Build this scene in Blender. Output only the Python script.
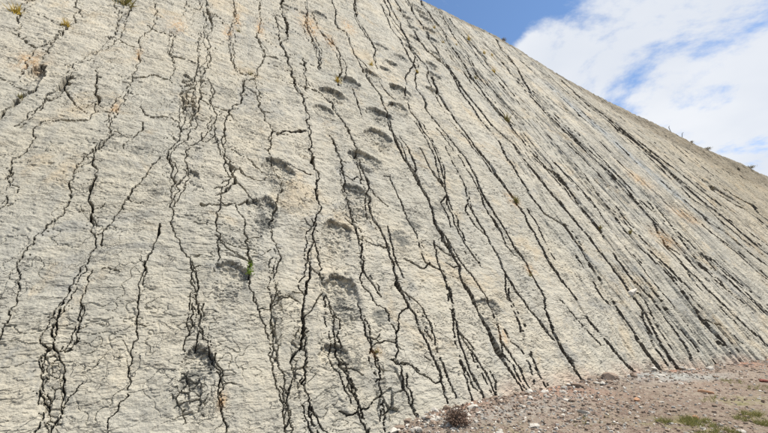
import bpy, bmesh, math, random
import numpy as np
from mathutils import Vector, Matrix

R = math.radians
scene = bpy.context.scene
for o in list(bpy.data.objects):
    bpy.data.objects.remove(o)
random.seed(7)
rng = np.random.default_rng(11)

# ------------------------------------------------------------------ camera
cam_d = bpy.data.cameras.new('camera')
cam_d.sensor_width = 36.0
cam_d.lens = 370.0 / 768.0 * 36.0
cam_d.clip_start = 0.05
cam_d.clip_end = 20000
cam = bpy.data.objects.new('camera', cam_d)
scene.collection.objects.link(cam)
cam.location = (0, 0, 1.6)
cam.rotation_euler = (R(90) + math.atan(103 / 370), 0, 0)
scene.camera = cam

# ------------------------------------------------------------------ sun, sky, exposure
SUN_ELEV, SUN_AZ = 60.0, 88.0          # azimuth: degrees clockwise from +Y (camera heading)
sd = Vector((math.cos(R(SUN_ELEV)) * math.sin(R(SUN_AZ)), math.cos(R(SUN_ELEV)) * math.cos(R(SUN_AZ)), math.sin(R(SUN_ELEV))))
sun_d = bpy.data.lights.new('sun', 'SUN')
sun_d.energy = 5.0
sun_d.angle = R(0.53)
sun_d.color = (1.0, 0.95, 0.87)
sun = bpy.data.objects.new('sun', sun_d)
scene.collection.objects.link(sun)
sun.rotation_euler = sd.to_track_quat('Z', 'Y').to_euler()
sun.location = (60, 0, 60)

world = bpy.data.worlds.new('World')
scene.world = world
world.use_nodes = True
SKY_STRENGTH = 0.086
CLOUD_LEVEL = 7.1


def node_tools(nt):
    def new(t, **kw):
        n = nt.nodes.new(t)
        for k, v in kw.items():
            setattr(n, k, v)
        return n

    def put(sock, v):
        if hasattr(v, 'is_output') or isinstance(v, bpy.types.NodeSocket):
            nt.links.new(v, sock)
        else:
            sock.default_value = v

    def M(op, a, b=0.0, c=0.0, clamp=False):
        n = new('ShaderNodeMath', operation=op)
        n.use_clamp = clamp
        put(n.inputs[0], a)
        put(n.inputs[1], b)
        if op in ('MULTIPLY_ADD', 'COMPARE', 'SMOOTH_MIN'):
            put(n.inputs[2], c)
        return n.outputs[0]

    def V(op, a, b=(0, 0, 0)):
        n = new('ShaderNodeVectorMath', operation=op)
        put(n.inputs[0], a)
        if op == 'SCALE':
            put(n.inputs[3], b)
        else:
            put(n.inputs[1], b)
        return n.outputs['Value'] if op in ('DOT_PRODUCT', 'LENGTH') else n.outputs['Vector']

    def noise(vec, scale, detail=4.0, rough=0.55, dist=0.0, lac=2.0):
        n = new('ShaderNodeTexNoise')
        put(n.inputs['Vector'], vec)
        n.inputs['Scale'].default_value = scale
        n.inputs['Detail'].default_value = detail
        n.inputs['Roughness'].default_value = rough
        n.inputs['Lacunarity'].default_value = lac
        n.inputs['Distortion'].default_value = dist
        return n.outputs['Fac']

    def ramp(f, lo, hi, smooth=True):
        n = new('ShaderNodeMapRange')
        n.interpolation_type = 'SMOOTHSTEP' if smooth else 'LINEAR'
        put(n.inputs[0], f)
        put(n.inputs[1], lo)
        put(n.inputs[2], hi)
        n.inputs[3].default_value = 0.0
        n.inputs[4].default_value = 1.0
        return n.outputs[0]

    def mix(f, a, b, blend='MIX'):
        n = new('ShaderNodeMix', data_type='RGBA', blend_type=blend)
        put(n.inputs[0], f)
        put(n.inputs[6], a if not isinstance(a, tuple) else (a + (1.0,))[:4])
        put(n.inputs[7], b if not isinstance(b, tuple) else (b + (1.0,))[:4])
        return n.outputs[2]
    return new, put, M, V, noise, ramp, mix


def build_world():
    nt = world.node_tree
    nt.nodes.clear()
    new, put, M, V, noise, ramp, mix = node_tools(nt)
    out = new('ShaderNodeOutputWorld')
    bg = new('ShaderNodeBackground')
    bg.inputs['Strength'].default_value = SKY_STRENGTH
    sky = new('ShaderNodeTexSky')
    sky.sky_type = 'NISHITA'
    sky.sun_disc = False
    sky.sun_elevation = R(SUN_ELEV)
    sky.sun_rotation = R(SUN_AZ)
    sky.altitude = 2800
    sky.air_density = 1.0
    sky.dust_density = 0.6
    sky.ozone_density = 2.2
    tc = new('ShaderNodeTexCoord')
    d = V('NORMALIZE', tc.outputs['Generated'])
    sep = new('ShaderNodeSeparateXYZ')
    nt.links.new(d, sep.inputs[0])
    zc = M('ADD', M('MAXIMUM', sep.outputs[2], 0.0), 0.22)
    comb = new('ShaderNodeCombineXYZ')
    put(comb.inputs[0], M('DIVIDE', sep.outputs[0], zc))
    put(comb.inputs[1], M('DIVIDE', sep.outputs[1], zc))
    comb.inputs[2].default_value = 3.7
    pl = comb.outputs[0]
    big = noise(pl, 0.9, 3.0, 0.5, 0.3)
    mid = noise(pl, 2.6, 8.0, 0.64, 0.45)
    fine = noise(pl, 7.0, 6.0, 0.6, 0.0)
    cov = M('ADD', M('MULTIPLY', M('SUBTRACT', big, .5), 0.5), M('ADD', M('MULTIPLY', M('SUBTRACT', mid, .5), 1.9), M('MULTIPLY', M('SUBTRACT', fine, .5), 0.9)))

    def blob(c, r0, r1, amp):
        v = Vector(c).normalized()
        f = ramp(V('DOT_PRODUCT', d, tuple(v)), math.cos(R(r1)), math.cos(R(r0)))
        return M('MULTIPLY', f, amp)
    bias = 0.0
    for c, r0, r1, amp in BLOBS:
        bias = M('ADD', bias, blob(c, r0, r1, amp))
    cov = M('ADD', cov, bias)
    mask = ramp(cov, -0.17, 0.30)
    # brightness of the cloud itself: thicker parts slightly greyer, thin parts white
    shade = ramp(noise(V('ADD', pl, (0.35, 0.2, 0.0)), 1.6, 5.0, 0.5), 0.35, 0.75)
    ccol = mix(shade, (0.98 * CLOUD_LEVEL, 1.0 * CLOUD_LEVEL, 1.03 * CLOUD_LEVEL), (0.80 * CLOUD_LEVEL, 0.85 * CLOUD_LEVEL, 0.93 * CLOUD_LEVEL))
    skyc = mix(1.0, sky.outputs[0], (1.5, 1.62, 1.62), 'MULTIPLY')
    col = mix(M('MULTIPLY', mask, 0.96), skyc, ccol)
    nt.links.new(col, bg.inputs['Color'])
    nt.links.new(bg.outputs[0], out.inputs[0])


# directions (camera at origin, +Y ahead): open blue, cumulus heads and thin veils of this sky
BLOBS = [
         ((0.152, 0.688, 0.710), 4, 13, -0.42),
         ((0.321, 0.652, 0.687), 2, 7, -0.3),
         ((0.540, 0.622, 0.566), 5, 12, 0.12),
         ((0.375, 0.715, 0.590), 2, 5, 0.4),
         ((0.494, 0.726, 0.477), 2, 6, -0.1),
         ((0.575, 0.695, 0.432), 3, 9, -0.16),
         ((0.695, 0.660, 0.287), 3, 9, 0.36),
         ((0.638, 0.592, 0.493), 5, 12, 0.1),
         ((0.445, 0.704, 0.554), 0.4, 2.5, -0.14)]
build_world()

vs = scene.view_settings
vs.view_transform = 'Standard'
vs.look = 'None'
vs.exposure = 0.62
vs.gamma = 1.0
vs.use_curve_mapping = False
scene.cycles.use_denoising = False
scene.cycles.max_bounces = 6
scene.cycles.diffuse_bounces = 4

# ------------------------------------------------------------------ helpers
def link(o, parent=None):
    scene.collection.objects.link(o)
    if parent is not None:
        o.parent = parent
    return o


def tag(o, label=None, cat=None, group=None, kind=None):
    for k, v in (('label', label), ('category', cat), ('group', group), ('kind', kind)):
        if v is not None:
            o[k] = v
    return o


def mesh_np(name, verts, faces, attrs=None, smooth=False):
    """fast mesh from numpy: verts (n,3), faces (m,k)"""
    me = bpy.data.meshes.new(name)
    n, (m, k) = len(verts), faces.shape
    me.vertices.add(n)
    me.vertices.foreach_set('co', np.ascontiguousarray(verts, dtype=np.float32).ravel())
    me.loops.add(m * k)
    me.loops.foreach_set('vertex_index', np.ascontiguousarray(faces, dtype=np.int32).ravel())
    me.polygons.add(m)
    me.polygons.foreach_set('loop_start', np.arange(0, m * k, k, dtype=np.int32))
    me.polygons.foreach_set('loop_total', np.full(m, k, dtype=np.int32))
    me.polygons.foreach_set('use_smooth', np.full(m, smooth, dtype=bool))
    for an, a in (attrs or {}).items():
        at = me.attributes.new(an, 'FLOAT', 'POINT')
        at.data.foreach_set('value', np.ascontiguousarray(a, dtype=np.float32))
    me.update(calc_edges=True)
    return me


ANG = rng.random(4096) * 2 * math.pi
GX, GY = np.cos(ANG), np.sin(ANG)


def pn(x, y, seed=0):
    """2D gradient noise, about -0.7..0.7"""
    xi = np.floor(x)
    yi = np.floor(y)
    fx, fy = x - xi, y - yi
    xi = xi.astype(np.int64)
    yi = yi.astype(np.int64)

    def g(i, j, dx, dy):
        h = (i * 374761393 + j * 668265263 + seed * 974634757) & 0xFFFFFFFF
        h = ((h ^ (h >> 13)) * 1274126177) & 0xFFFFFFFF
        h = (h ^ (h >> 16)) & 4095
        return GX[h] * dx + GY[h] * dy
    sx = fx * fx * fx * (fx * (fx * 6 - 15) + 10)
    sy = fy * fy * fy * (fy * (fy * 6 - 15) + 10)
    a = g(xi, yi, fx, fy)
    b = g(xi + 1, yi, fx - 1, fy)
    c = g(xi, yi + 1, fx, fy - 1)
    d = g(xi + 1, yi + 1, fx - 1, fy - 1)
    return (a + (b - a) * sx) * (1 - sy) + (c + (d - c) * sx) * sy


def fbm(x, y, oct=4, seed=0, gain=0.5):
    s, a = 0.0, 1.0
    for k in range(oct):
        s = s + a * pn(x * 2 ** k, y * 2 ** k, seed + k * 17)
        a *= gain
    return s


def sst(x, a, b):
    t = np.clip((x - a) / (b - a), 0, 1)
    return t * t * (3 - 2 * t)


# ------------------------------------------------------------------ the frame of the rock face
AZ, TILT = R(61.2), R(60.8)
HV = Vector((math.sin(AZ), math.cos(AZ), 0))                 # along the face
KV = Vector((-math.cos(AZ), math.sin(AZ), 0))                # into the hill
DV = KV * math.cos(TILT) + Vector((0, 0, 1)) * math.sin(TILT)  # up the dip
NV = -KV * math.sin(TILT) + Vector((0, 0, 1)) * math.cos(TILT)
A0 = Vector((1.0, 7.4, 0))


def wall_pt(u, v, h=0.0):
    return A0 + HV * u + DV * v + NV * h


def ground_base(u):
    return np.interp(u, [-30, -3, -1.1, 0, 1.2, 2.2, 5, 7.5, 10, 15.4, 40, 90], [-.35, -.32, -.19, .02, .07, .13, .2, .2, .15, .13, .1, .1])


def ground_z(u, s):
    """u along the face, s metres out from its foot line"""
    ss = np.maximum(s, 0)
    z = ground_base(u) * np.exp(-ss / 3.0) - 0.05 * (1 - np.exp(-ss / 3.0))
    z = z + 0.05 * fbm(u * .5, s * .5, 3, 91) * np.exp(-(ss / 40) ** 2)
    return z


def ground_pt(u, s):
    p = A0 + HV * u - KV * s
    p.z = float(ground_z(np.array([u]), np.array([s]))[0])
    return p


# ------------------------------------------------------------------ materials
def mat_base(name, rough=0.9, spec=0.25):
    m = bpy.data.materials.new(name)
    m.use_nodes = True
    nt = m.node_tree
    b = nt.nodes['Principled BSDF']
    b.inputs['Roughness'].default_value = rough
    b.inputs['Specular IOR Level'].default_value = spec
    return m, nt, b


def attr(nt, name):
    n = nt.nodes.new('ShaderNodeAttribute')
    n.attribute_name = name
    return n.outputs['Fac']


def new_noise_vec(nt, vec, scale):
    n = nt.nodes.new('ShaderNodeTexNoise')
    nt.links.new(vec, n.inputs['Vector'])
    n.inputs['Scale'].default_value = scale
    n.inputs['Detail'].default_value = 3
    return n.outputs['Color']


def rock_material():
    m, nt, b = mat_base('pale_limestone', 0.92, 0.2)
    new, put, M, V, noise, ramp, mix = node_tools(nt)
    tc = new('ShaderNodeTexCoord').outputs['Object']
    lam = V('MULTIPLY', tc, (1.0, 1.7, 1.0))           # bedding runs along u
    dip = V('MULTIPLY', tc, (5.0, 0.5, 1.0))           # streaks run down the dip
    n1 = noise(tc, 0.35, 5, 0.6)
    n2 = noise(lam, 1.6, 8, 0.68)
    n3 = noise(tc, 26, 5, 0.7)
    col = mix(ramp(n1, 0.35, 0.68), (0.408, 0.379, 0.308), (0.465, 0.413, 0.312))
    col = mix(ramp(n2, 0.42, 0.72), col, (0.33, 0.305, 0.245))
    col = mix(ramp(noise(tc, 0.13, 3, 0.5), 0.36, 0.62), col, mix(1.0, col, (0.86, 0.88, 0.90), 'MULTIPLY'))
    col = mix(M('MULTIPLY', ramp(noise(V('MULTIPLY', tc, (2.6, 0.12, 1.0)), 0.8, 6, 0.6), 0.50, 0.72), 0.55), col, (0.27, 0.26, 0.225))
    # grey lichen / old crust in patches and down-dip streaks
    g1 = ramp(noise(tc, 0.7, 9, 0.74, 0.4), 0.50, 0.64)
    g2 = ramp(noise(dip, 0.55, 7, 0.7), 0.55, 0.72)
    grey = M('MULTIPLY', M('MAXIMUM', g1, g2), M('ADD', M('MULTIPLY', n3, 0.8), 0.1))
    col = mix(M('MULTIPLY', grey, 0.62, clamp=True), col, (0.205, 0.205, 0.185))
    # crust patches of their own shape, and shade painted under the footprint lips
    cr = ramp(M('ADD', M('MULTIPLY', attr(nt, 'crust_lip_shade'), .42), noise(lam, 4.5, 9, 0.78)), 0.70, 0.88)
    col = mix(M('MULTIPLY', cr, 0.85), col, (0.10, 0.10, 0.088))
    # dark hairline cracks along the bedding and in a loose net
    wv = V('ADD', tc, V('SCALE', new_noise_vec(nt, tc, 2.5), 0.35))
    l1 = M('ABSOLUTE', M('SUBTRACT', noise(V('MULTIPLY', wv, (0.9, 3.2, 1.0)), 1.5, 4, 0.62), 0.5))
    l2 = M('ABSOLUTE', M('SUBTRACT', noise(V('MULTIPLY', wv, (1.3, 1.0, 1.0)), 2.3, 3, 0.55), 0.5))
    l3 = M('ABSOLUTE', M('SUBTRACT', noise(V('MULTIPLY', wv, (1.0, 2.4, 1.0)), 5.0, 3, 0.55), 0.5))
    pm1 = ramp(noise(tc, 0.8, 4, 0.6), 0.46, 0.62)
    pm2 = ramp(noise(V('ADD', tc, (9, 4, 0)), 1.1, 4, 0.6), 0.50, 0.64)
    hair = M('MAXIMUM', M('MULTIPLY', ramp(l1, 0.013, 0.003), pm1), M('MULTIPLY', ramp(l2, 0.011, 0.002), pm2))
    hair = M('MAXIMUM', hair, M('MULTIPLY', M('MULTIPLY', ramp(l3, 0.020, 0.004), ramp(noise(V('ADD', tc, (3, 8, 0)), 1.6, 4, 0.6), 0.50, 0.66)), 0.8))
    sepo = new('ShaderNodeSeparateXYZ')
    nt.links.new(tc, sepo.inputs[0])
    l4 = M('ABSOLUTE', M('SUBTRACT', noise(V('MULTIPLY', tc, (1.5, 0.07, 0.3)), 1.0, 3, 0.6), 0.5))
    hair = M('MAXIMUM', hair, M('MULTIPLY', M('MULTIPLY', ramp(l4, 0.028, 0.008), ramp(sepo.outputs[0], 5.0, 16.0)), ramp(noise(V('MULTIPLY', tc, (.6, .12, 1)), 1.0, 3, .5), .36, .52)))
    col = mix(M('MULTIPLY', hair, 0.72), col, (0.085, 0.08, 0.068))
    # tan and grey stains, each with its own outline
    col = mix(M('MULTIPLY', ramp(noise(V('ADD', tc, (5, 2, 0)), 0.45, 8, 0.68, 0.6), 0.54, 0.65), 0.5), col, (0.42, 0.335, 0.215))
    col = mix(M('MULTIPLY', ramp(noise(V('ADD', tc, (1, 7, 0)), 0.6, 9, 0.72, 0.8), 0.54, 0.63), 0.58), col, (0.25, 0.245, 0.22))
    # speckle
    col = mix(ramp(n3, 0.58, 0.78), col, (0.54, 0.49, 0.385))
    col = mix(M('MULTIPLY', ramp(noise(tc, 60, 3, 0.7), 0.58, 0.75), 0.5), col, (0.25, 0.235, 0.20))
    # rust
    ru = M('MULTIPLY', attr(nt, 'rust'), ramp(noise(V('MULTIPLY', tc, (6, 2, 1)), 1.5, 6, 0.7), 0.38, 0.62), clamp=True)
    col = mix(M('MULTIPLY', ru, 0.75), col, (0.42, 0.24, 0.09))
    col = mix(ramp(sepo.outputs[0], 14.0, 55.0), col, mix(1.0, col, (0.86, 0.79, 0.68), 'MULTIPLY'))
    # blue-grey clay band, brown weathered top band with its shadows painted in, red soil on the foot
    bl = M('MULTIPLY', attr(nt, 'clay'), ramp(noise(V('MULTIPLY', tc, (2.2, 0.7, 1)), 1.0, 7, 0.7), 0.36, 0.58), clamp=True)
    col = mix(M('MULTIPLY', bl, 0.8), col, (0.27, 0.29, 0.29))
    rm = M('MULTIPLY', attr(nt, 'rim'), ramp(noise(V('MULTIPLY', tc, (1.0, .35, 1)), 0.8, 9, 0.78), 0.28, 0.50), clamp=True)
    col = mix(M('MULTIPLY', rm, 0.85), col, mix(noise(tc, 2.0, 6, 0.7), (0.06, 0.05, 0.032), (0.22, 0.18, 0.12)))
    so = M('MULTIPLY', attr(nt, 'soil'), ramp(noise(tc, 1.8, 7, 0.7), 0.30, 0.58), clamp=True)
    col = mix(M('MULTIPLY', so, 0.6), col, (0.40, 0.29, 0.215))
    nt.links.new(col, b.inputs['Base Color'])
    bump = new('ShaderNodeBump')
    bump.inputs['Strength'].default_value = 1.0
    bump.inputs['Distance'].default_value = 0.03
    hgt = M('SUBTRACT', M('ADD', M('MULTIPLY', noise(lam, 6.0, 8, 0.72), 1.2), M('MULTIPLY', noise(tc, 38, 4, 0.7), 0.4)), M('MULTIPLY', hair, .8))
    nt.links.new(hgt, bump.inputs['Height'])
    nt.links.new(bump.outputs[0], b.inputs['Normal'])
    return m


def ground_material():
    m, nt, b = mat_base('red_brown_scree', 0.95, 0.15)
    new, put, M, V, noise, ramp, mix = node_tools(nt)
    tc = new('ShaderNodeTexCoord').outputs['Object']
    n1 = noise(tc, 0.5, 6, 0.65)
    n2 = noise(tc, 9, 6, 0.7)
    n3 = noise(tc, 45, 4, 0.7)
    col = mix(ramp(n1, 0.35, 0.65), (0.18, 0.143, 0.105), (0.24, 0.197, 0.15))
    col = mix(ramp(n2, 0.40, 0.68), col, (0.135, 0.09, 0.07))
    col = mix(ramp(n3, 0.52, 0.72), col, (0.36, 0.31, 0.255))
    col = mix(M('MULTIPLY', ramp(noise(tc, 70, 2, 0.6), 0.55, 0.7), 0.6), col, (0.12, 0.09, 0.075))
    col = mix(M('MULTIPLY', attr(nt, 'redsoil'), ramp(n2, 0.3, 0.6), clamp=True), col, (0.30, 0.165, 0.11))
    col = mix(M('MULTIPLY', M('MULTIPLY', attr(nt, 'grey'), ramp(noise(tc, 6, 6, 0.7), 0.28, 0.52)), 0.85, clamp=True), col, (0.30, 0.31, 0.285))
    col = mix(M('MULTIPLY', M('MULTIPLY', attr(nt, 'moss'), ramp(noise(tc, 4, 6, 0.7), 0.42, 0.62)), 0.7, clamp=True), col, (0.17, 0.165, 0.06))
    nt.links.new(col, b.inputs['Base Color'])
    bump = new('ShaderNodeBump')
    bump.inputs['Distance'].default_value = 0.02
    nt.links.new(M('ADD', n2, M('MULTIPLY', n3, 0.6)), bump.inputs['Height'])
    nt.links.new(bump.outputs[0], b.inputs['Normal'])
    return m


def stone_material(name, c1, c2, scale=14):
    m, nt, b = mat_base(name, 0.9, 0.2)
    new, put, M, V, noise, ramp, mix = node_tools(nt)
    tc = new('ShaderNodeTexCoord').outputs['Object']
    oi = new('ShaderNodeObjectInfo')
    off = V('ADD', tc, V('SCALE', (7.0, 3.0, 5.0), oi.outputs['Random']))
    n = noise(off, scale, 6, 0.7)
    col = mix(ramp(n, 0.35, 0.68), c1, c2)
    col = mix(M('MULTIPLY', ramp(noise(off, scale * 5, 3, 0.7), 0.55, 0.72), 0.4), col, tuple(x * 0.55 for x in c1))
    nt.links.new(col, b.inputs['Base Color'])
    bump = new('ShaderNodeBump')
    bump.inputs['Distance'].default_value = 0.01
    nt.links.new(noise(off, scale * 2.5, 5, 0.7), bump.inputs['Height'])
    nt.links.new(bump.outputs[0], b.inputs['Normal'])
    return m


def leaf_material(name, c1, c2, transl=0.25):
    m, nt, b = mat_base(name, 0.75, 0.2)
    new, put, M, V, noise, ramp, mix = node_tools(nt)
    g = new('ShaderNodeNewGeometry')
    col = mix(g.outputs['Random Per Island'], c1, c2)
    nt.links.new(col, b.inputs['Base Color'])
    tr = new('ShaderNodeBsdfTranslucent')
    nt.links.new(col, tr.inputs['Color'])
    ms = new('ShaderNodeMixShader')
    ms.inputs[0].default_value = transl
    nt.links.new(b.outputs[0], ms.inputs[1])
    nt.links.new(tr.outputs[0], ms.inputs[2])
    nt.links.new(ms.outputs[0], nt.nodes['Material Output'].inputs['Surface'])
    return m


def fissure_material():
    # crack shade painted near black over lichen and soil lining, bare limestone in places
    m, nt, b = mat_base('shade_and_lichen_fissure', 0.95, 0.1)
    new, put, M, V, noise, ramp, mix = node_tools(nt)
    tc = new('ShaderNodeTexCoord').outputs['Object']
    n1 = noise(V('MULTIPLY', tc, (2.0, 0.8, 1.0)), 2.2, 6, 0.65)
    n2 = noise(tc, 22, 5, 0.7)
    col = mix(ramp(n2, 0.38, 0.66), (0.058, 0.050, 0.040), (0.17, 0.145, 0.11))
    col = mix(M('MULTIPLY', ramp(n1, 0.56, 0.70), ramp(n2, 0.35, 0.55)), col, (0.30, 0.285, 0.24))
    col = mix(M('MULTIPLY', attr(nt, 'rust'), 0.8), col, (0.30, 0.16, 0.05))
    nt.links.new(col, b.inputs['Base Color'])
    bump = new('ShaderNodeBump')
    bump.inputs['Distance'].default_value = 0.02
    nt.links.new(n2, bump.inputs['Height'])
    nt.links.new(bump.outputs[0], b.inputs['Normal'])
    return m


MAT_ROCK = rock_material()
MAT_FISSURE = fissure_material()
MAT_GROUND = ground_material()

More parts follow.
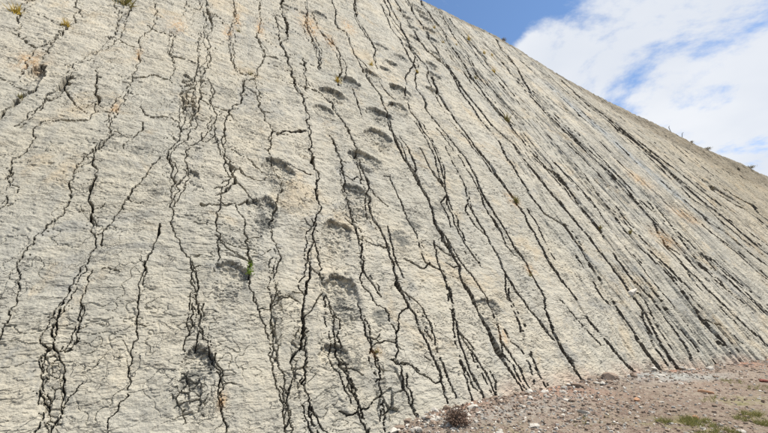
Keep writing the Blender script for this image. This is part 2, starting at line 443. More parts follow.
# ------------------------------------------------------------------ the rock face: one relief grid, split into its pieces
CRACKS = [
 [(-6.48,14.53,0.042), (-6.24,12.96,0.039), (-6.18,11.94,0.036), (-6.27,11.17,0.035), (-6.26,10.41,0.032), (-6.21,9.76,0.031), (-6.14,8.94,0.03), (-6.13,8.41,0.029), (-6.16,8.1,0.028), (-6.1,7.87,0.027), (-6.13,7.6,0.029), (-6.18,7.09,0.027), (-6.16,6.75,0.025), (-6.17,6.42,0.024), (-6.06,6.16,0.024), (-6.15,5.84,0.028), (-6.21,5.59,0.028), (-6.27,5.47,0.03), (-6.32,5.34,0.026), (-6.36,5.13,0.026), (-6.41,5.01,0.023), (-6.4,4.74,0.02), (-6.35,4.4,0.027), (-6.28,4.16,0.034), (-6.29,4.02,0.043), (-6.28,3.82,0.021), (-6.35,3.65,0.023), (-6.39,3.53,0.023), (-6.44,3.4,0.021), (-6.48,3.13,0.029), (-6.54,2.89,0.027), (-6.55,2.75,0.028), (-6.45,2.49,0.023), (-6.39,2.23,0.014), (-6.36,2.05,0.015), (-6.35,1.86,0.015), (-6.36,1.63,0.025), (-6.39,1.48,0.023)],
 [(-6.26,5.7,0.026), (-6.23,5.4,0.025), (-6.14,5.09,0.032), (-6.06,4.95,0.039), (-6.06,4.64,0.048), (-6.04,4.34,0.046), (-6,4.1,0.047), (-5.93,3.84,0.036), (-5.86,3.68,0.022), (-5.84,3.62,0.022), (-5.74,3.34,0.021), (-5.71,3.11,0.022), (-5.73,2.84,0.023), (-5.8,2.62,0.032), (-5.82,2.46,0.026), (-5.84,2.26,0.025), (-5.85,2.09,0.03), (-5.86,1.93,0.039), (-5.87,1.76,0.034), (-5.85,1.6,0.027), (-5.8,1.47,0.019), (-5.7,1.31,0.019), (-5.62,1.17,0.017), (-5.56,0.98,0.025), (-5.51,0.78,0.015), (-5.48,0.61,0.017), (-5.52,0.48,0.022), (-5.53,0.36,0.016), (-5.53,0.26,0.016)],
 [(-5.87,2.1,0.016), (-5.94,1.83,0.015), (-5.95,1.65,0.013), (-5.93,1.47,0.011), (-5.83,1.4,0.012), (-5.9,1.27,0.013), (-5.85,1.16,0.011), (-5.78,1.01,0.019), (-5.78,0.87,0.011), (-5.7,0.76,0.017), (-5.64,0.55,0.012), (-5.67,0.44,0.021), (-5.67,0.3,0.012)],
 [(-5.83,1.4,0.01), (-5.83,1.24,0.01), (-5.84,1.17,0.01)],
 [(-5.64,2.67,0.013), (-5.66,2.38,0.013), (-5.64,2.1,0.012), (-5.61,1.88,0.012), (-5.6,1.65,0.011), (-5.57,1.51,0.018), (-5.6,1.39,0.022), (-5.65,1.37,0.015)],
 [(-5.19,1.25,0.011), (-5.23,1.19,0.012), (-5.27,1.14,0.012)],
 [(-5.37,0.94,0.01), (-5.41,0.84,0.01), (-5.47,0.69,0.01), (-5.48,0.64,0.009)],
 [(-4.88,3.79,0.042), (-4.87,3.62,0.054), (-4.88,3.45,0.024), (-4.91,3.24,0.013), (-4.96,3.04,0.056), (-4.98,2.89,0.068), (-4.98,2.7,0.043), (-4.98,2.6,0.022), (-4.96,2.35,0.019), (-4.95,2.13,0.029), (-4.93,1.88,0.02), (-4.89,1.69,0.017), (-4.85,1.56,0.013), (-4.91,1.46,0.013), (-4.9,1.27,0.012), (-4.87,1.16,0.029), (-4.89,1.06,0.026), (-4.86,0.96,0.009), (-4.85,0.86,0.01), (-4.82,0.7,0.012), (-4.91,0.63,0.016), (-4.91,0.54,0.02), (-4.99,0.46,0.016), (-4.96,0.25,0.01)],
 [(-5.13,5.68,0.024), (-5.16,5.57,0.025), (-5.26,5.26,0.036), (-5.35,4.94,0.034), (-5.44,4.57,0.031), (-5.47,4.31,0.051), (-5.52,4.09,0.047), (-5.55,3.93,0.02), (-5.59,3.75,0.02), (-5.66,3.57,0.019), (-5.66,3.39,0.017), (-5.63,3.18,0.016)],
 [(-5.02,16.54,0.079), (-4.86,15.37,0.1), (-4.74,14.52,0.128), (-4.57,13.44,0.052), (-4.64,12.43,0.048), (-4.52,11.65,0.047), (-4.44,10.78,0.041), (-4.56,9.85,0.039), (-4.57,9.02,0.039), (-4.58,8.23,0.037), (-4.64,7.57,0.045), (-4.65,7.06,0.06), (-4.84,6.73,0.067), (-4.84,6.38,0.046), (-4.97,6.06,0.032), (-5,5.83,0.029), (-5.01,5.68,0.031), (-4.86,5.41,0.039), (-4.86,5.1,0.028), (-4.76,4.91,0.033), (-4.8,4.63,0.028), (-4.77,4.26,0.027), (-4.71,3.97,0.025), (-4.66,3.69,0.025), (-4.61,3.54,0.026), (-4.49,3.29,0.038), (-4.33,3.06,0.03), (-4.28,2.85,0.036), (-4.17,2.65,0.029), (-4.12,2.43,0.023), (-4.09,2.11,0.036), (-4.04,1.85,0.035), (-4.05,1.62,0.029), (-4.08,1.41,0.025), (-4.07,1.29,0.02)],
 [(-4.28,2.97,0.016), (-4.25,2.65,0.016), (-4.2,2.1,0.015), (-4.19,1.85,0.02), (-4.18,1.6,0.014), (-4.23,1.53,0.014), (-4.22,1.29,0.013)],
 [(-4.94,12.75,0.027), (-4.9,11.77,0.026), (-4.79,10.53,0.032), (-4.77,9.71,0.045), (-4.87,9.06,0.022), (-4.94,8.51,0.021), (-4.9,7.71,0.02), (-4.82,7.16,0.03), (-4.84,6.73,0.019)],
 [(-4.62,6.14,0.02), (-4.61,5.6,0.027), (-4.59,5.24,0.019), (-4.69,4.96,0.037), (-4.67,4.66,0.018), (-4.71,4.32,0.028)],
 [(-4.02,2.12,0.018), (-4.01,1.91,0.018), (-4.01,1.68,0.017), (-3.92,1.43,0.017), (-3.85,1.18,0.016), (-3.76,1,0.022), (-3.74,0.77,0.022), (-3.74,0.6,0.016), (-3.69,0.39,0.015), (-3.61,0.12,0.015), (-3.59,0.02,0.015)],
 [(-3.74,0.72,0.012), (-3.62,0.77,0.012), (-3.47,0.74,0.009)],
 [(-3.97,17.43,0.035), (-3.91,16.64,0.035), (-3.81,15.71,0.044), (-3.95,13.84,0.027), (-3.92,12.45,0.026), (-3.88,11.18,0.026), (-3.7,10.54,0.041), (-3.39,10.47,0.056)],
 [(-2.95,18.66,0.06), (-2.91,18.03,0.056), (-2.89,16.44,0.052), (-2.88,15.03,0.045), (-3.06,14.16,0.044), (-2.94,13.25,0.081), (-2.76,12.42,0.078), (-2.83,11.93,0.046), (-3.04,11.04,0.037), (-3.13,10.45,0.039), (-3,9.49,0.038), (-3.02,8.82,0.044), (-2.88,8.29,0.071), (-2.73,7.87,0.051), (-2.72,7.35,0.032), (-2.8,6.58,0.031), (-2.74,6.25,0.047), (-2.57,5.71,0.043), (-2.58,5.19,0.028), (-2.7,4.72,0.044), (-2.77,4.32,0.026), (-2.83,3.94,0.026), (-2.76,3.59,0.026), (-2.7,3.35,0.025), (-2.75,3.02,0.023), (-2.8,2.54,0.022), (-2.85,2.25,0.025), (-2.92,2,0.028), (-2.89,1.71,0.038), (-2.89,1.5,0.027), (-2.9,1.27,0.02), (-2.97,1.12,0.019)],
 [(-2.85,3.2,0.02), (-2.93,2.99,0.019), (-2.91,2.65,0.026), (-2.91,2.29,0.025), (-2.92,2,0.018)],
 [(-3.22,2.3,0.025), (-3.18,2.14,0.025), (-3.11,1.85,0.028), (-3.02,1.71,0.031), (-2.97,1.44,0.023), (-2.97,1.12,0.029), (-2.94,0.94,0.031), (-2.89,0.76,0.034), (-2.84,0.51,0.027), (-2.83,0.27,0.033), (-2.8,0.03,0.038), (-2.8,-0.11,0.034)],
 [(-2.84,0.68,0.015), (-2.79,0.52,0.015), (-2.75,0.39,0.018), (-2.79,0.23,0.015)],
 [(-2.69,0.64,0.016), (-2.71,0.53,0.016), (-2.74,0.38,0.022), (-2.77,0.08,0.024)],
 [(-3.13,10.45,0.067), (-3.45,10.13,0.043), (-3.56,9.27,0.066), (-3.5,9.05,0.054), (-3.63,8.62,0.038), (-3.81,8,0.075), (-3.89,7.31,0.038), (-3.94,6.66,0.032), (-3.89,6.16,0.037), (-3.82,5.92,0.063), (-3.71,5.75,0.084), (-3.61,5.44,0.072), (-3.64,5.19,0.088), (-3.78,4.99,0.067), (-3.82,4.85,0.028), (-3.88,4.44,0.027), (-3.93,4.1,0.026), (-3.93,3.92,0.026), (-3.84,3.64,0.026), (-3.84,3.32,0.025), (-3.85,3.01,0.027)],
 [(-4.51,9.57,0.037), (-4.32,9.16,0.028), (-4.22,8.04,0.03), (-4.14,7.46,0.028), (-4.32,6.81,0.028), (-4.42,6.54,0.031), (-4.6,6.26,0.031), (-4.75,6.25,0.037)],
 [(-4.14,7.46,0.023), (-4.14,7.01,0.024), (-4.01,6.55,0.034), (-3.96,6.14,0.023)],
 [(-3.57,4.56,0.016), (-3.45,4.24,0.022), (-3.39,3.93,0.02), (-3.38,3.56,0.05), (-3.33,3.28,0.058), (-3.28,2.97,0.063), (-3.3,2.63,0.05), (-3.22,2.32,0.025), (-3.18,2.14,0.021)],
 [(-1.74,20.26,0.096), (-1.78,18.56,0.107), (-1.69,17.01,0.121), (-1.72,15.14,0.088), (-2.06,14.11,0.063), (-1.91,12.92,0.09), (-1.83,11.61,0.108), (-1.76,10.92,0.109), (-1.58,10.31,0.104), (-1.51,9.48,0.064), (-1.6,8.68,0.06), (-1.58,7.89,0.064), (-1.66,7.22,0.075), (-1.59,6.52,0.075), (-1.56,5.92,0.085), (-1.63,5.34,0.086), (-1.63,5.01,0.061), (-1.79,4.47,0.043), (-1.87,4.11,0.037), (-1.93,3.97,0.045), (-2.01,3.52,0.031), (-2.08,3.07,0.03), (-2.11,2.75,0.045), (-2.23,2.52,0.047), (-2.29,2.27,0.035), (-2.33,2.05,0.057), (-2.33,1.78,0.067), (-2.37,1.6,0.054), (-2.42,1.42,0.028), (-2.59,1.14,0.027), (-2.63,0.75,0.023), (-2.69,0.6,0.029)],
 [(-2.11,14.11,0.052), (-2.16,15.7,0.055), (-2.19,16.93,0.058)],
 [(-1.92,3.91,0.029), (-1.88,3.33,0.028), (-1.91,2.76,0.026)],
 [(-2.31,1.66,0.029), (-2.37,1.29,0.021), (-2.39,1.04,0.024), (-2.48,0.65,0.023), (-2.39,0.35,0.029), (-2.38,0.16,0.025), (-2.31,-0.05,0.021), (-2.28,-0.17,0.018)],
 [(-2.4,0.33,0.016), (-2.27,0.1,0.022), (-2.17,-0.06,0.018), (-2.11,-0.18,0.015)],
 [(-0.24,21.74,0.054), (-0.43,19.13,0.048), (-0.67,17.09,0.047), (-0.58,15.51,0.073), (-0.42,14.5,0.044), (-0.68,12.68,0.048)],
 [(-1.25,13.32,0.039), (-1.29,11.53,0.035), (-1.37,10.59,0.033)],
 [(-0.13,19.44,0.058), (-0.12,17.17,0.06), (0.14,15.71,0.107), (0.37,14.92,0.065), (0.45,14.08,0.077), (0.35,13.01,0.068), (-0.01,11.81,0.034)],
 [(0.42,16.54,0.065), (0.53,15.64,0.089), (0.52,14.41,0.051)],
 [(1.35,24,0.117), (1.42,21.52,0.093), (1.11,19.57,0.08), (1.08,18.37,0.135), (1.49,18.19,0.12), (1.41,16.55,0.102), (1.39,15.5,0.09), (1.51,14.28,0.116), (1.64,13.41,0.148), (1.78,12.69,0.155), (1.97,12.05,0.169), (1.91,11.02,0.119), (1.85,10.08,0.099), (1.7,9.05,0.087), (1.72,8.29,0.095), (1.83,7.56,0.133), (1.93,7.23,0.212), (1.96,6.69,0.218), (2.03,6.1,0.173), (2.05,5.62,0.14), (1.89,4.89,0.119), (1.92,4.3,0.128), (2.02,3.78,0.111), (2.09,3.42,0.082), (1.95,3.05,0.07), (1.98,2.77,0.155), (2.03,2.51,0.133), (2.01,2.24,0.108), (2.04,1.96,0.108), (2.07,1.66,0.141), (2.09,1.35,0.171), (2.11,0.91,0.188), (2.19,0.57,0.166), (2.26,0.28,0.13), (2.27,0.16,0.095)],
 [(1.74,10.1,0.069), (1.7,9.64,0.075), (1.76,8.83,0.086), (1.78,8.37,0.07), (1.77,7.81,0.073), (1.88,7.32,0.078)],
 [(2.01,9.23,0.084), (2.18,8.57,0.114), (2.16,7.88,0.101), (2.02,7.26,0.054)],
 [(1.97,4.65,0.056), (2.1,4.13,0.071), (2.16,3.68,0.078), (2.28,3.26,0.052), (2.42,2.8,0.051), (2.53,2.41,0.048), (2.52,2.04,0.043), (2.47,1.71,0.04), (2.32,1.26,0.082), (2.43,0.99,0.093), (2.5,0.68,0.083), (2.49,0.35,0.06), (2.51,0.12,0.049), (2.52,-0.01,0.039)],
 [(3.67,26.79,0.09), (3.31,24.5,0.081), (2.74,21.41,0.107), (2.83,19.85,0.136), (2.95,18.45,0.105), (3.04,17.38,0.072), (2.53,15.53,0.059), (2.45,14.82,0.067)],
 [(0.63,12.02,0.047), (0.63,11.41,0.046), (0.62,10.75,0.044), (0.62,9.95,0.042)],
 [(-1.16,10.85,0.057), (-0.91,10.74,0.061), (-0.46,10.22,0.066), (-0.32,9.35,0.078), (-0.12,8.57,0.056), (-0.06,7.89,0.056), (-0.07,6.95,0.054), (-0,6.42,0.061), (-0,6.02,0.067), (-0.08,5.47,0.049), (-0.21,4.95,0.045), (-0.11,4.64,0.066), (-0.05,4.4,0.038), (0,4.05,0.05), (-0.03,3.47,0.047), (-0.03,3.09,0.052), (-0.06,2.78,0.063), (-0,2.39,0.041), (0.05,2.23,0.033), (0.16,1.9,0.039), (0.15,1.55,0.038), (0.25,1.23,0.054), (0.27,0.91,0.047), (0.3,0.67,0.07), (0.26,0.49,0.067), (0.24,0.23,0.052), (0.26,0.13,0.026)],
 [(0.01,5.98,0.059), (0.08,5.74,0.099), (0.22,5.57,0.077), (0.45,5.36,0.086)],
 [(0.2,4.55,0.039), (0.19,4.34,0.063), (0.12,3.65,0.086), (0.15,3.04,0.061), (0.16,2.88,0.03)],
 [(0.1,2.42,0.036), (0.32,2.29,0.038), (0.41,2.09,0.037), (0.48,1.77,0.04), (0.46,1.42,0.037), (0.41,1.14,0.032), (0.45,0.82,0.042), (0.44,0.6,0.041), (0.48,0.37,0.046), (0.49,0.18,0.035)],
 [(-0.89,8.16,0.043), (-0.8,7.8,0.057), (-0.74,7.3,0.045), (-0.71,6.88,0.041), (-0.74,6.38,0.032), (-0.79,5.82,0.031), (-0.8,5.46,0.037), (-0.79,4.91,0.03), (-0.78,4.32,0.041), (-0.77,3.95,0.043), (-0.86,3.39,0.036), (-0.83,2.98,0.033), (-0.68,2.64,0.04), (-0.58,2.37,0.028)],
 [(-0.7,6.35,0.048), (-0.51,6.18,0.043), (-0.28,6.42,0.043), (-0.08,6.3,0.052)],
 [(-0.89,3.27,0.022), (-0.98,2.82,0.023), (-0.85,2.49,0.024), (-0.75,2.17,0.024), (-0.56,2.08,0.025), (-0.52,1.73,0.022), (-0.49,1.33,0.032), (-0.6,1.04,0.035), (-0.59,0.7,0.044), (-0.6,0.46,0.039), (-0.59,0.2,0.03), (-0.53,-0.02,0.025), (-0.5,-0.12,0.019)],
 [(0.08,2.21,0.022), (-0.15,2.06,0.03), (-0.32,1.82,0.036), (-0.5,1.33,0.022)],
 [(-1.82,2.4,0.029), (-1.78,2.14,0.028), (-1.74,1.82,0.053), (-1.79,1.52,0.028), (-1.78,1.23,0.031), (-1.76,0.99,0.042), (-1.71,0.83,0.027), (-1.63,0.48,0.03), (-1.6,0.19,0.032), (-1.52,-0.13,0.024), (-1.49,-0.24,0.022)],
 [(-1.69,0.55,0.018), (-1.61,0.41,0.018), (-1.53,0.18,0.029)],
 [(-1.15,2.23,0.03), (-1.16,1.9,0.036), (-1.14,1.65,0.054), (-1.12,1.42,0.029), (-1.12,1.2,0.043), (-1.07,0.99,0.043), (-1.05,0.75,0.029), (-1.08,0.4,0.027), (-1.12,0.08,0.034), (-1.19,-0.19,0.025)],
 [(-0.75,0.99,0.021), (-0.57,0.9,0.02), (-0.36,0.91,0.03), (-0.27,0.79,0.023), (-0.14,0.68,0.027), (0.01,0.61,0.023), (0.1,0.49,0.017), (0.23,0.52,0.018)],
 [(-1.06,1.44,0.023), (-0.89,1.32,0.03), (-0.67,1.35,0.021), (-0.48,1.28,0.027)],
 [(-0.75,0.99,0.021), (-0.56,0.89,0.021)],
 [(0.06,1.01,0.022), (0.16,0.94,0.023), (0.21,0.82,0.023)],
 [(-1.91,0.19,0.015), (-1.81,0.17,0.021), (-1.68,0.14,0.015), (-1.59,0.16,0.015)],
 [(-1.53,0.17,0.015), (-1.41,0.19,0.016), (-1.3,0.27,0.016)],
 [(0.65,6.68,0.04), (0.88,6.74,0.051), (0.91,6,0.041), (0.96,5.4,0.036), (0.98,4.89,0.044), (1.08,4.39,0.034), (1.02,4.05,0.038), (1,3.44,0.037), (1.17,3.33,0.035), (1.39,3.24,0.036), (1.39,2.8,0.041), (1.35,2.37,0.044), (1.27,2,0.035), (1.2,1.67,0.045), (1.1,1.41,0.04), (1.1,1.07,0.046), (1.09,0.76,0.046), (1.15,0.38,0.05), (1.17,0.17,0.044), (1.18,-0.01,0.038)],
 [(1.57,4.24,0.032), (1.48,3.79,0.041), (1.39,3.24,0.029)],
 [(1.18,1.55,0.035), (1.28,1.2,0.041), (1.4,0.85,0.034), (1.47,0.61,0.039), (1.51,0.39,0.041), (1.48,0.09,0.03)],
 [(0.91,0.9,0.025), (0.92,0.59,0.024), (0.87,0.3,0.023), (0.83,0.06,0.022)],
 [(2.75,8.83,0.065), (2.78,8.19,0.081), (2.82,7.38,0.093), (2.96,6.85,0.094), (2.98,6.48,0.048), (2.73,5.91,0.068), (2.76,5.42,0.055), (2.66,4.89,0.048), (2.67,4.33,0.051), (2.78,3.74,0.056), (2.85,3.48,0.052)],
 [(6.96,31.26,0.144), (6.16,25.44,0.147), (6.43,23.39,0.167), (6.34,21.09,0.121), (5.87,18.51,0.078), (4.66,16.01,0.053), (3.61,13.56,0.047), (3.22,11.66,0.064), (3.42,10.77,0.091), (3.5,9.75,0.078), (3.45,8.89,0.069), (3.38,8.04,0.076), (3.18,7.27,0.058), (2.99,6.61,0.051)],
 [(4.23,9.49,0.065), (4.15,8.96,0.065), (4.06,8.15,0.073), (4.07,7.41,0.064), (4,6.9,0.053), (3.78,6.3,0.056), (3.69,5.67,0.082), (3.69,5.06,0.069), (3.73,4.61,0.062), (3.72,4.21,0.089), (3.72,3.7,0.075), (3.67,3.06,0.064), (3.72,2.63,0.057), (3.83,2.17,0.076), (3.98,1.79,0.093), (4.05,1.45,0.091), (4.14,1.26,0.109)],
 [(3.69,3.33,0.032), (3.25,2.44,0.033), (3.24,2.02,0.045), (3.23,1.74,0.05), (3.16,1.37,0.044), (3.08,0.91,0.042), (3,0.51,0.042), (3.04,0.09,0.035)],
 [(5.88,27.09,0.185), (5.54,23.23,0.137), (5.62,21.23,0.155), (5.44,19.5,0.151), (5.34,18.25,0.139), (5.33,16.45,0.127), (4.45,14.23,0.09), (4.55,13.08,0.189), (4.27,12.34,0.146), (4.46,11.5,0.183), (4.64,10.73,0.18), (4.82,10,0.155), (4.93,9.34,0.178), (5.01,8.78,0.19), (4.97,7.98,0.158), (4.75,7.02,0.116), (4.72,6.25,0.148), (4.75,5.54,0.168), (4.74,4.96,0.124), (4.7,4.36,0.162), (4.82,3.94,0.147), (4.76,3.38,0.132), (4.73,2.92,0.112), (4.73,2.49,0.083), (4.43,2.13,0.113), (4.37,1.74,0.1), (4.25,1.4,0.124), (4.24,1.05,0.2), (4.28,0.66,0.214), (4.3,0.28,0.15), (4.32,0.14,0.125)],
 [(7.38,31.77,0.165), (7.16,29.62,0.153), (6.75,26.04,0.143), (6.33,21.38,0.133), (6.21,18.5,0.133), (6.25,16.47,0.133), (5.88,14.5,0.116), (5.81,13.23,0.129), (5.88,12.14,0.158), (6.04,11.31,0.157), (6.08,10.75,0.109), (6.14,9.82,0.127), (6.27,9.11,0.155), (6.26,8.4,0.195), (6.33,7.69,0.242), (6.36,6.97,0.269), (6.32,6.36,0.146), (6.16,5.51,0.164), (6.1,4.79,0.122), (5.96,3.98,0.134), (6.04,3.4,0.166), (6.12,2.87,0.124), (6.17,2.48,0.093), (6.13,1.85,0.092), (6.29,1.33,0.104), (6.35,0.89,0.123), (6.58,0.47,0.109), (6.7,0.24,0.108), (6.79,0.08,0.086)],
 [(8.13,30.73,0.171), (7.62,22.95,0.145), (7.62,20.93,0.253), (8.42,19.67,0.233), (8.4,17.83,0.127), (8.05,15.91,0.14), (8.09,14.76,0.143), (7.91,13.4,0.12), (8.05,12.3,0.142), (8.16,11.22,0.112), (7.75,9.65,0.089), (7.69,8.76,0.121), (7.63,7.92,0.115), (7.54,7.02,0.09), (7.57,6.34,0.134), (8.06,6,0.098), (8.36,5.86,0.135), (8.35,5.22,0.146), (8.31,4.6,0.15), (8.18,3.91,0.176), (8.19,3.36,0.171), (8.05,2.67,0.133), (7.99,2.11,0.191), (8.02,1.61,0.18), (7.9,1.19,0.163), (7.93,0.72,0.128), (7.97,0.16,0.136), (7.99,0.02,0.099)],
 [(9.99,36.68,0.238), (9.3,29.29,0.214), (9.19,25.55,0.199), (8.84,22.19,0.176), (8.66,19.43,0.177), (8.43,16.89,0.158), (8.47,15.45,0.203), (8.5,14.13,0.167), (8.49,12.71,0.174), (9.16,11.1,0.182), (9.11,10.08,0.221), (9.21,9.31,0.241), (9.21,8.19,0.211), (9.35,7.31,0.226), (9.34,6.32,0.196), (9.47,5.35,0.171), (9.48,4.53,0.16), (9.48,3.76,0.15), (9.38,2.97,0.159), (9.4,2.65,0.194), (9.4,2.13,0.145), (9.18,1.53,0.115), (8.98,0.96,0.119), (8.97,0.48,0.149), (8.92,-0.08,0.129)],
 [(12.61,37.02,0.218), (11.91,32.02,0.207), (11.61,28.57,0.198), (11.29,25.91,0.178), (10.92,23.16,0.18), (10.49,19.83,0.226), (10.34,17.89,0.245), (10.14,16.12,0.271), (10.19,14.94,0.404), (10.43,13.94,0.427), (10.3,12.97,0.199), (10.31,11.82,0.183), (10.4,10.8,0.189), (10.58,9.96,0.18), (11.14,9.71,0.164), (11.04,8.88,0.124), (10.71,7.59,0.112), (10.71,6.61,0.132), (10.78,5.93,0.13), (10.41,5.08,0.092), (10.28,4.16,0.115), (10.23,3.49,0.123), (10.47,2.98,0.114), (10.65,2.65,0.098), (10.46,1.59,0.087), (10.38,1.09,0.116), (10.18,0.62,0.11), (9.74,-0.08,0.088)],
 [(14.24,34.45,0.212), (12.57,25.67,0.182), (11.86,20.44,0.17), (11.42,16.55,0.168), (11.64,15.42,0.225), (11.76,13.94,0.172), (11.78,12.7,0.191), (11.81,11.55,0.157), (11.84,10.33,0.189), (12.05,9.62,0.173), (12.09,8.71,0.186), (12.15,7.56,0.128), (11.88,6.63,0.124), (11.77,5.76,0.136), (11.64,4.93,0.149), (11.71,4.2,0.148), (11.66,3.48,0.119), (11.62,2.55,0.104), (11.53,1.5,0.095), (11.38,1,0.111), (11.42,0.54,0.098), (11.23,0.07,0.071)],
 [(15.21,33.89,0.224), (13.69,23.88,0.191), (13.33,17.8,0.268), (13.81,16.93,0.316), (13.95,15.49,0.244), (13.93,14.09,0.168), (13.82,12.57,0.168), (13.99,11.44,0.211), (14.12,10.49,0.151), (13.46,8.48,0.178), (13.34,7.46,0.166), (13.11,6.77,0.163), (13.07,6.03,0.224), (13.09,5.2,0.252), (13.2,4.6,0.2), (13.29,3.73,0.235), (13.26,3.11,0.234), (13.1,2.43,0.2), (13,1.81,0.206), (13.05,1.49,0.169), (13.09,1.01,0.183), (13.07,0.53,0.16), (13.16,-0.04,0.118)],
 [(21.49,34.09,0.238), (17.58,21.52,0.187), (16.72,17.2,0.21), (16.92,14.07,0.231), (17.68,11.17,0.264), (17.67,10.16,0.233), (17.3,8.44,0.197), (17.21,7.52,0.128), (15.82,5.72,0.104), (15.97,5.37,0.228), (15.87,4.61,0.202), (15.95,3.9,0.204), (16.02,3.13,0.227), (16.11,2.49,0.195), (16.17,1.97,0.192), (16.33,1.42,0.212), (16.55,1.09,0.211), (16.7,0.62,0.185)],
 [(21.01,16.02,0.294), (20.86,12.43,0.228), (19.35,8.9,0.173), (18.07,5.6,0.188), (17.91,4.68,0.228), (17.97,3.82,0.202), (18.21,3.22,0.199), (18.46,2.64,0.225), (18.28,1.88,0.236), (18.26,1.05,0.206)],
 [(19.5,8.84,0.23), (19.49,7.29,0.213), (19.31,5.68,0.253), (19.27,4.79,0.281), (19.53,4.02,0.26), (19.52,3.27,0.252), (19.76,2.67,0.213), (19.7,2.01,0.216), (19.69,1.41,0.18)],
 [(29.43,21.33,0.511), (29.59,17.5,0.461), (29.38,14.69,0.498), (29.35,13.13,0.494), (29.38,11.69,0.552), (29.89,10.63,0.473), (30.01,9.55,0.516), (30.06,8.31,0.439), (30.5,6.8,0.394), (30.85,5.62,0.385)],
 [(34.93,23.11,0.765), (35.64,19.69,0.615), (36.25,18.04,0.721), (36.34,16.76,1.415), (36.98,15.4,1.731), (38.08,14.39,1.62), (39.54,13.59,1.728), (39.74,12.48,0.952), (40.32,11,0.683), (41.6,9.45,0.647)],  # overhang shadow below the upper ledge, put in as a deep crack
 [(13.01,1.94,0.066), (14.11,1.58,0.089), (14.42,0.98,0.148), (14.51,0.47,0.112), (14.6,-0.03,0.11)],
 [(8.96,1.96,0.072), (8.9,1.36,0.071), (8.94,0.94,0.113), (8.94,0.48,0.095), (8.9,-0.05,0.078)],
 [(28.05,29.72,0.385), (27.49,25.61,0.41), (28.05,22.9,0.428), (28.14,20.21,0.387), (28.26,17.68,0.37)],
 [(27.64,26.73,0.598), (28.98,24.03,0.526), (28.86,20.75,0.469), (29.65,18.09,0.491), (30.6,15.99,0.483)],
 [(17.19,12.18,0.204), (17.22,10.64,0.189), (17.08,9.12,0.186), (17.28,7.9,0.182), (17.21,6.58,0.166)],
 [(28.02,24.48,0.58), (29.98,21.4,0.552), (31,17.92,0.507), (31.98,14.78,0.483), (32.86,11.99,0.462)],
 [(18.14,9.36,0.175), (18.77,7.44,0.167), (19.46,5.65,0.16), (20.41,4.08,0.154), (21.21,2.63,0.15)],
 [(23.85,9.29,0.279), (24.02,7.78,0.277), (25,6.68,0.274), (25.37,5.44,0.271), (25.69,4.2,0.263)],
 [(29.45,22.92,0.461), (29.71,21.22,0.434), (29.75,19.6,0.463), (30.67,18.63,0.47), (30.81,17.16,0.416)],
 [(25.09,12.95,0.343), (25.64,10.7,0.332), (26.59,8.69,0.323), (27.15,6.8,0.309), (27.89,5.14,0.299)],
 [(24.36,29.21,0.487), (25.37,27.96,0.441), (25.61,25.9,0.388), (26.06,24.34,0.357), (25.95,22.51,0.303)],
 [(21.86,29.73,0.359), (22.31,27.12,0.331), (22.5,24.37,0.298), (22.59,21.97,0.274), (22.56,19.52,0.256)],
 [(25.67,11.01,0.313), (25.7,10.3,0.316), (25.85,9.58,0.299), (25.72,8.83,0.312), (26.41,8.37,0.26)],
 [(24.22,7.15,0.27), (24.65,6.4,0.27), (24.61,5.47,0.254), (24.76,4.68,0.253), (25.28,3.96,0.237)],
 [(11.05,10.74,0.103), (11.07,9.37,0.096), (10.96,8.08,0.085), (10.73,6.86,0.081), (10.67,5.84,0.081)],
 [(15.61,14.83,0.185), (15.48,13.31,0.195), (15.73,12.28,0.204), (15.84,11.18,0.185), (15.82,10.03,0.172)],
 [(30.4,18.2,0.509), (31.07,16.55,0.501), (32.03,15.08,0.49), (32.21,13.33,0.471), (33.2,12.12,0.452)],
 [(19.71,6.65,0.192), (19.66,5.83,0.205), (20.21,5.29,0.204), (20.32,4.61,0.199), (20.41,3.91,0.194)],
 [(31.94,9.66,0.333), (32.21,8.89,0.328), (32.53,8.19,0.318), (32.97,7.59,0.322), (33.13,6.92,0.321)],
 [(17.46,26.52,0.17), (16.87,23.76,0.188), (16.96,21.81,0.197), (16.75,19.82,0.173), (16.56,17.89,0.165)],
 [(14.93,28.46,0.191), (14.73,25.35,0.166), (14.23,22.04,0.153), (14.13,19.86,0.144), (13.7,17.43,0.125)],
 [(10.93,13.32,0.141), (11.1,12.3,0.127), (11.04,11.31,0.121), (11.16,10.31,0.116), (11.06,9.38,0.102)],
 [(13.7,5.23,0.121), (13.8,4.64,0.119), (13.91,4.17,0.119), (14.08,3.61,0.116), (14.19,3.13,0.114)],
 [(14.23,8.52,0.176), (14.32,7.93,0.148), (14.05,7.2,0.143), (14.12,6.64,0.14), (13.86,5.93,0.116)],
 [(14.07,6.84,0.126), (13.92,5.96,0.133), (14.05,5.26,0.132), (13.97,4.54,0.128), (14.09,3.94,0.131)],
 [(8.03,3.14,0.07), (8,2.77,0.069), (7.99,2.51,0.068), (7.96,2.19,0.068), (7.96,1.86,0.067)],
 [(7.77,4.32,0.073), (7.73,3.79,0.071), (7.7,3.26,0.067), (7.62,2.75,0.069), (7.72,2.34,0.071)],
 [(11.12,3.76,0.111), (11.18,3.04,0.102), (11,2.29,0.092), (10.89,1.64,0.093), (10.9,1.09,0.094)],
 [(11.14,2.63,0.068), (11.02,2.1,0.07), (11.04,1.58,0.07), (10.98,1.13,0.065), (10.89,0.68,0.062)],
 [(5.35,2.43,0.063), (5.48,2.07,0.062), (5.64,1.73,0.061), (5.76,1.41,0.06), (5.93,1.07,0.059)],
 [(6.12,1.79,0.047), (6.22,1.49,0.047), (6.35,1.17,0.046), (6.42,0.87,0.045), (6.54,0.56,0.044)],
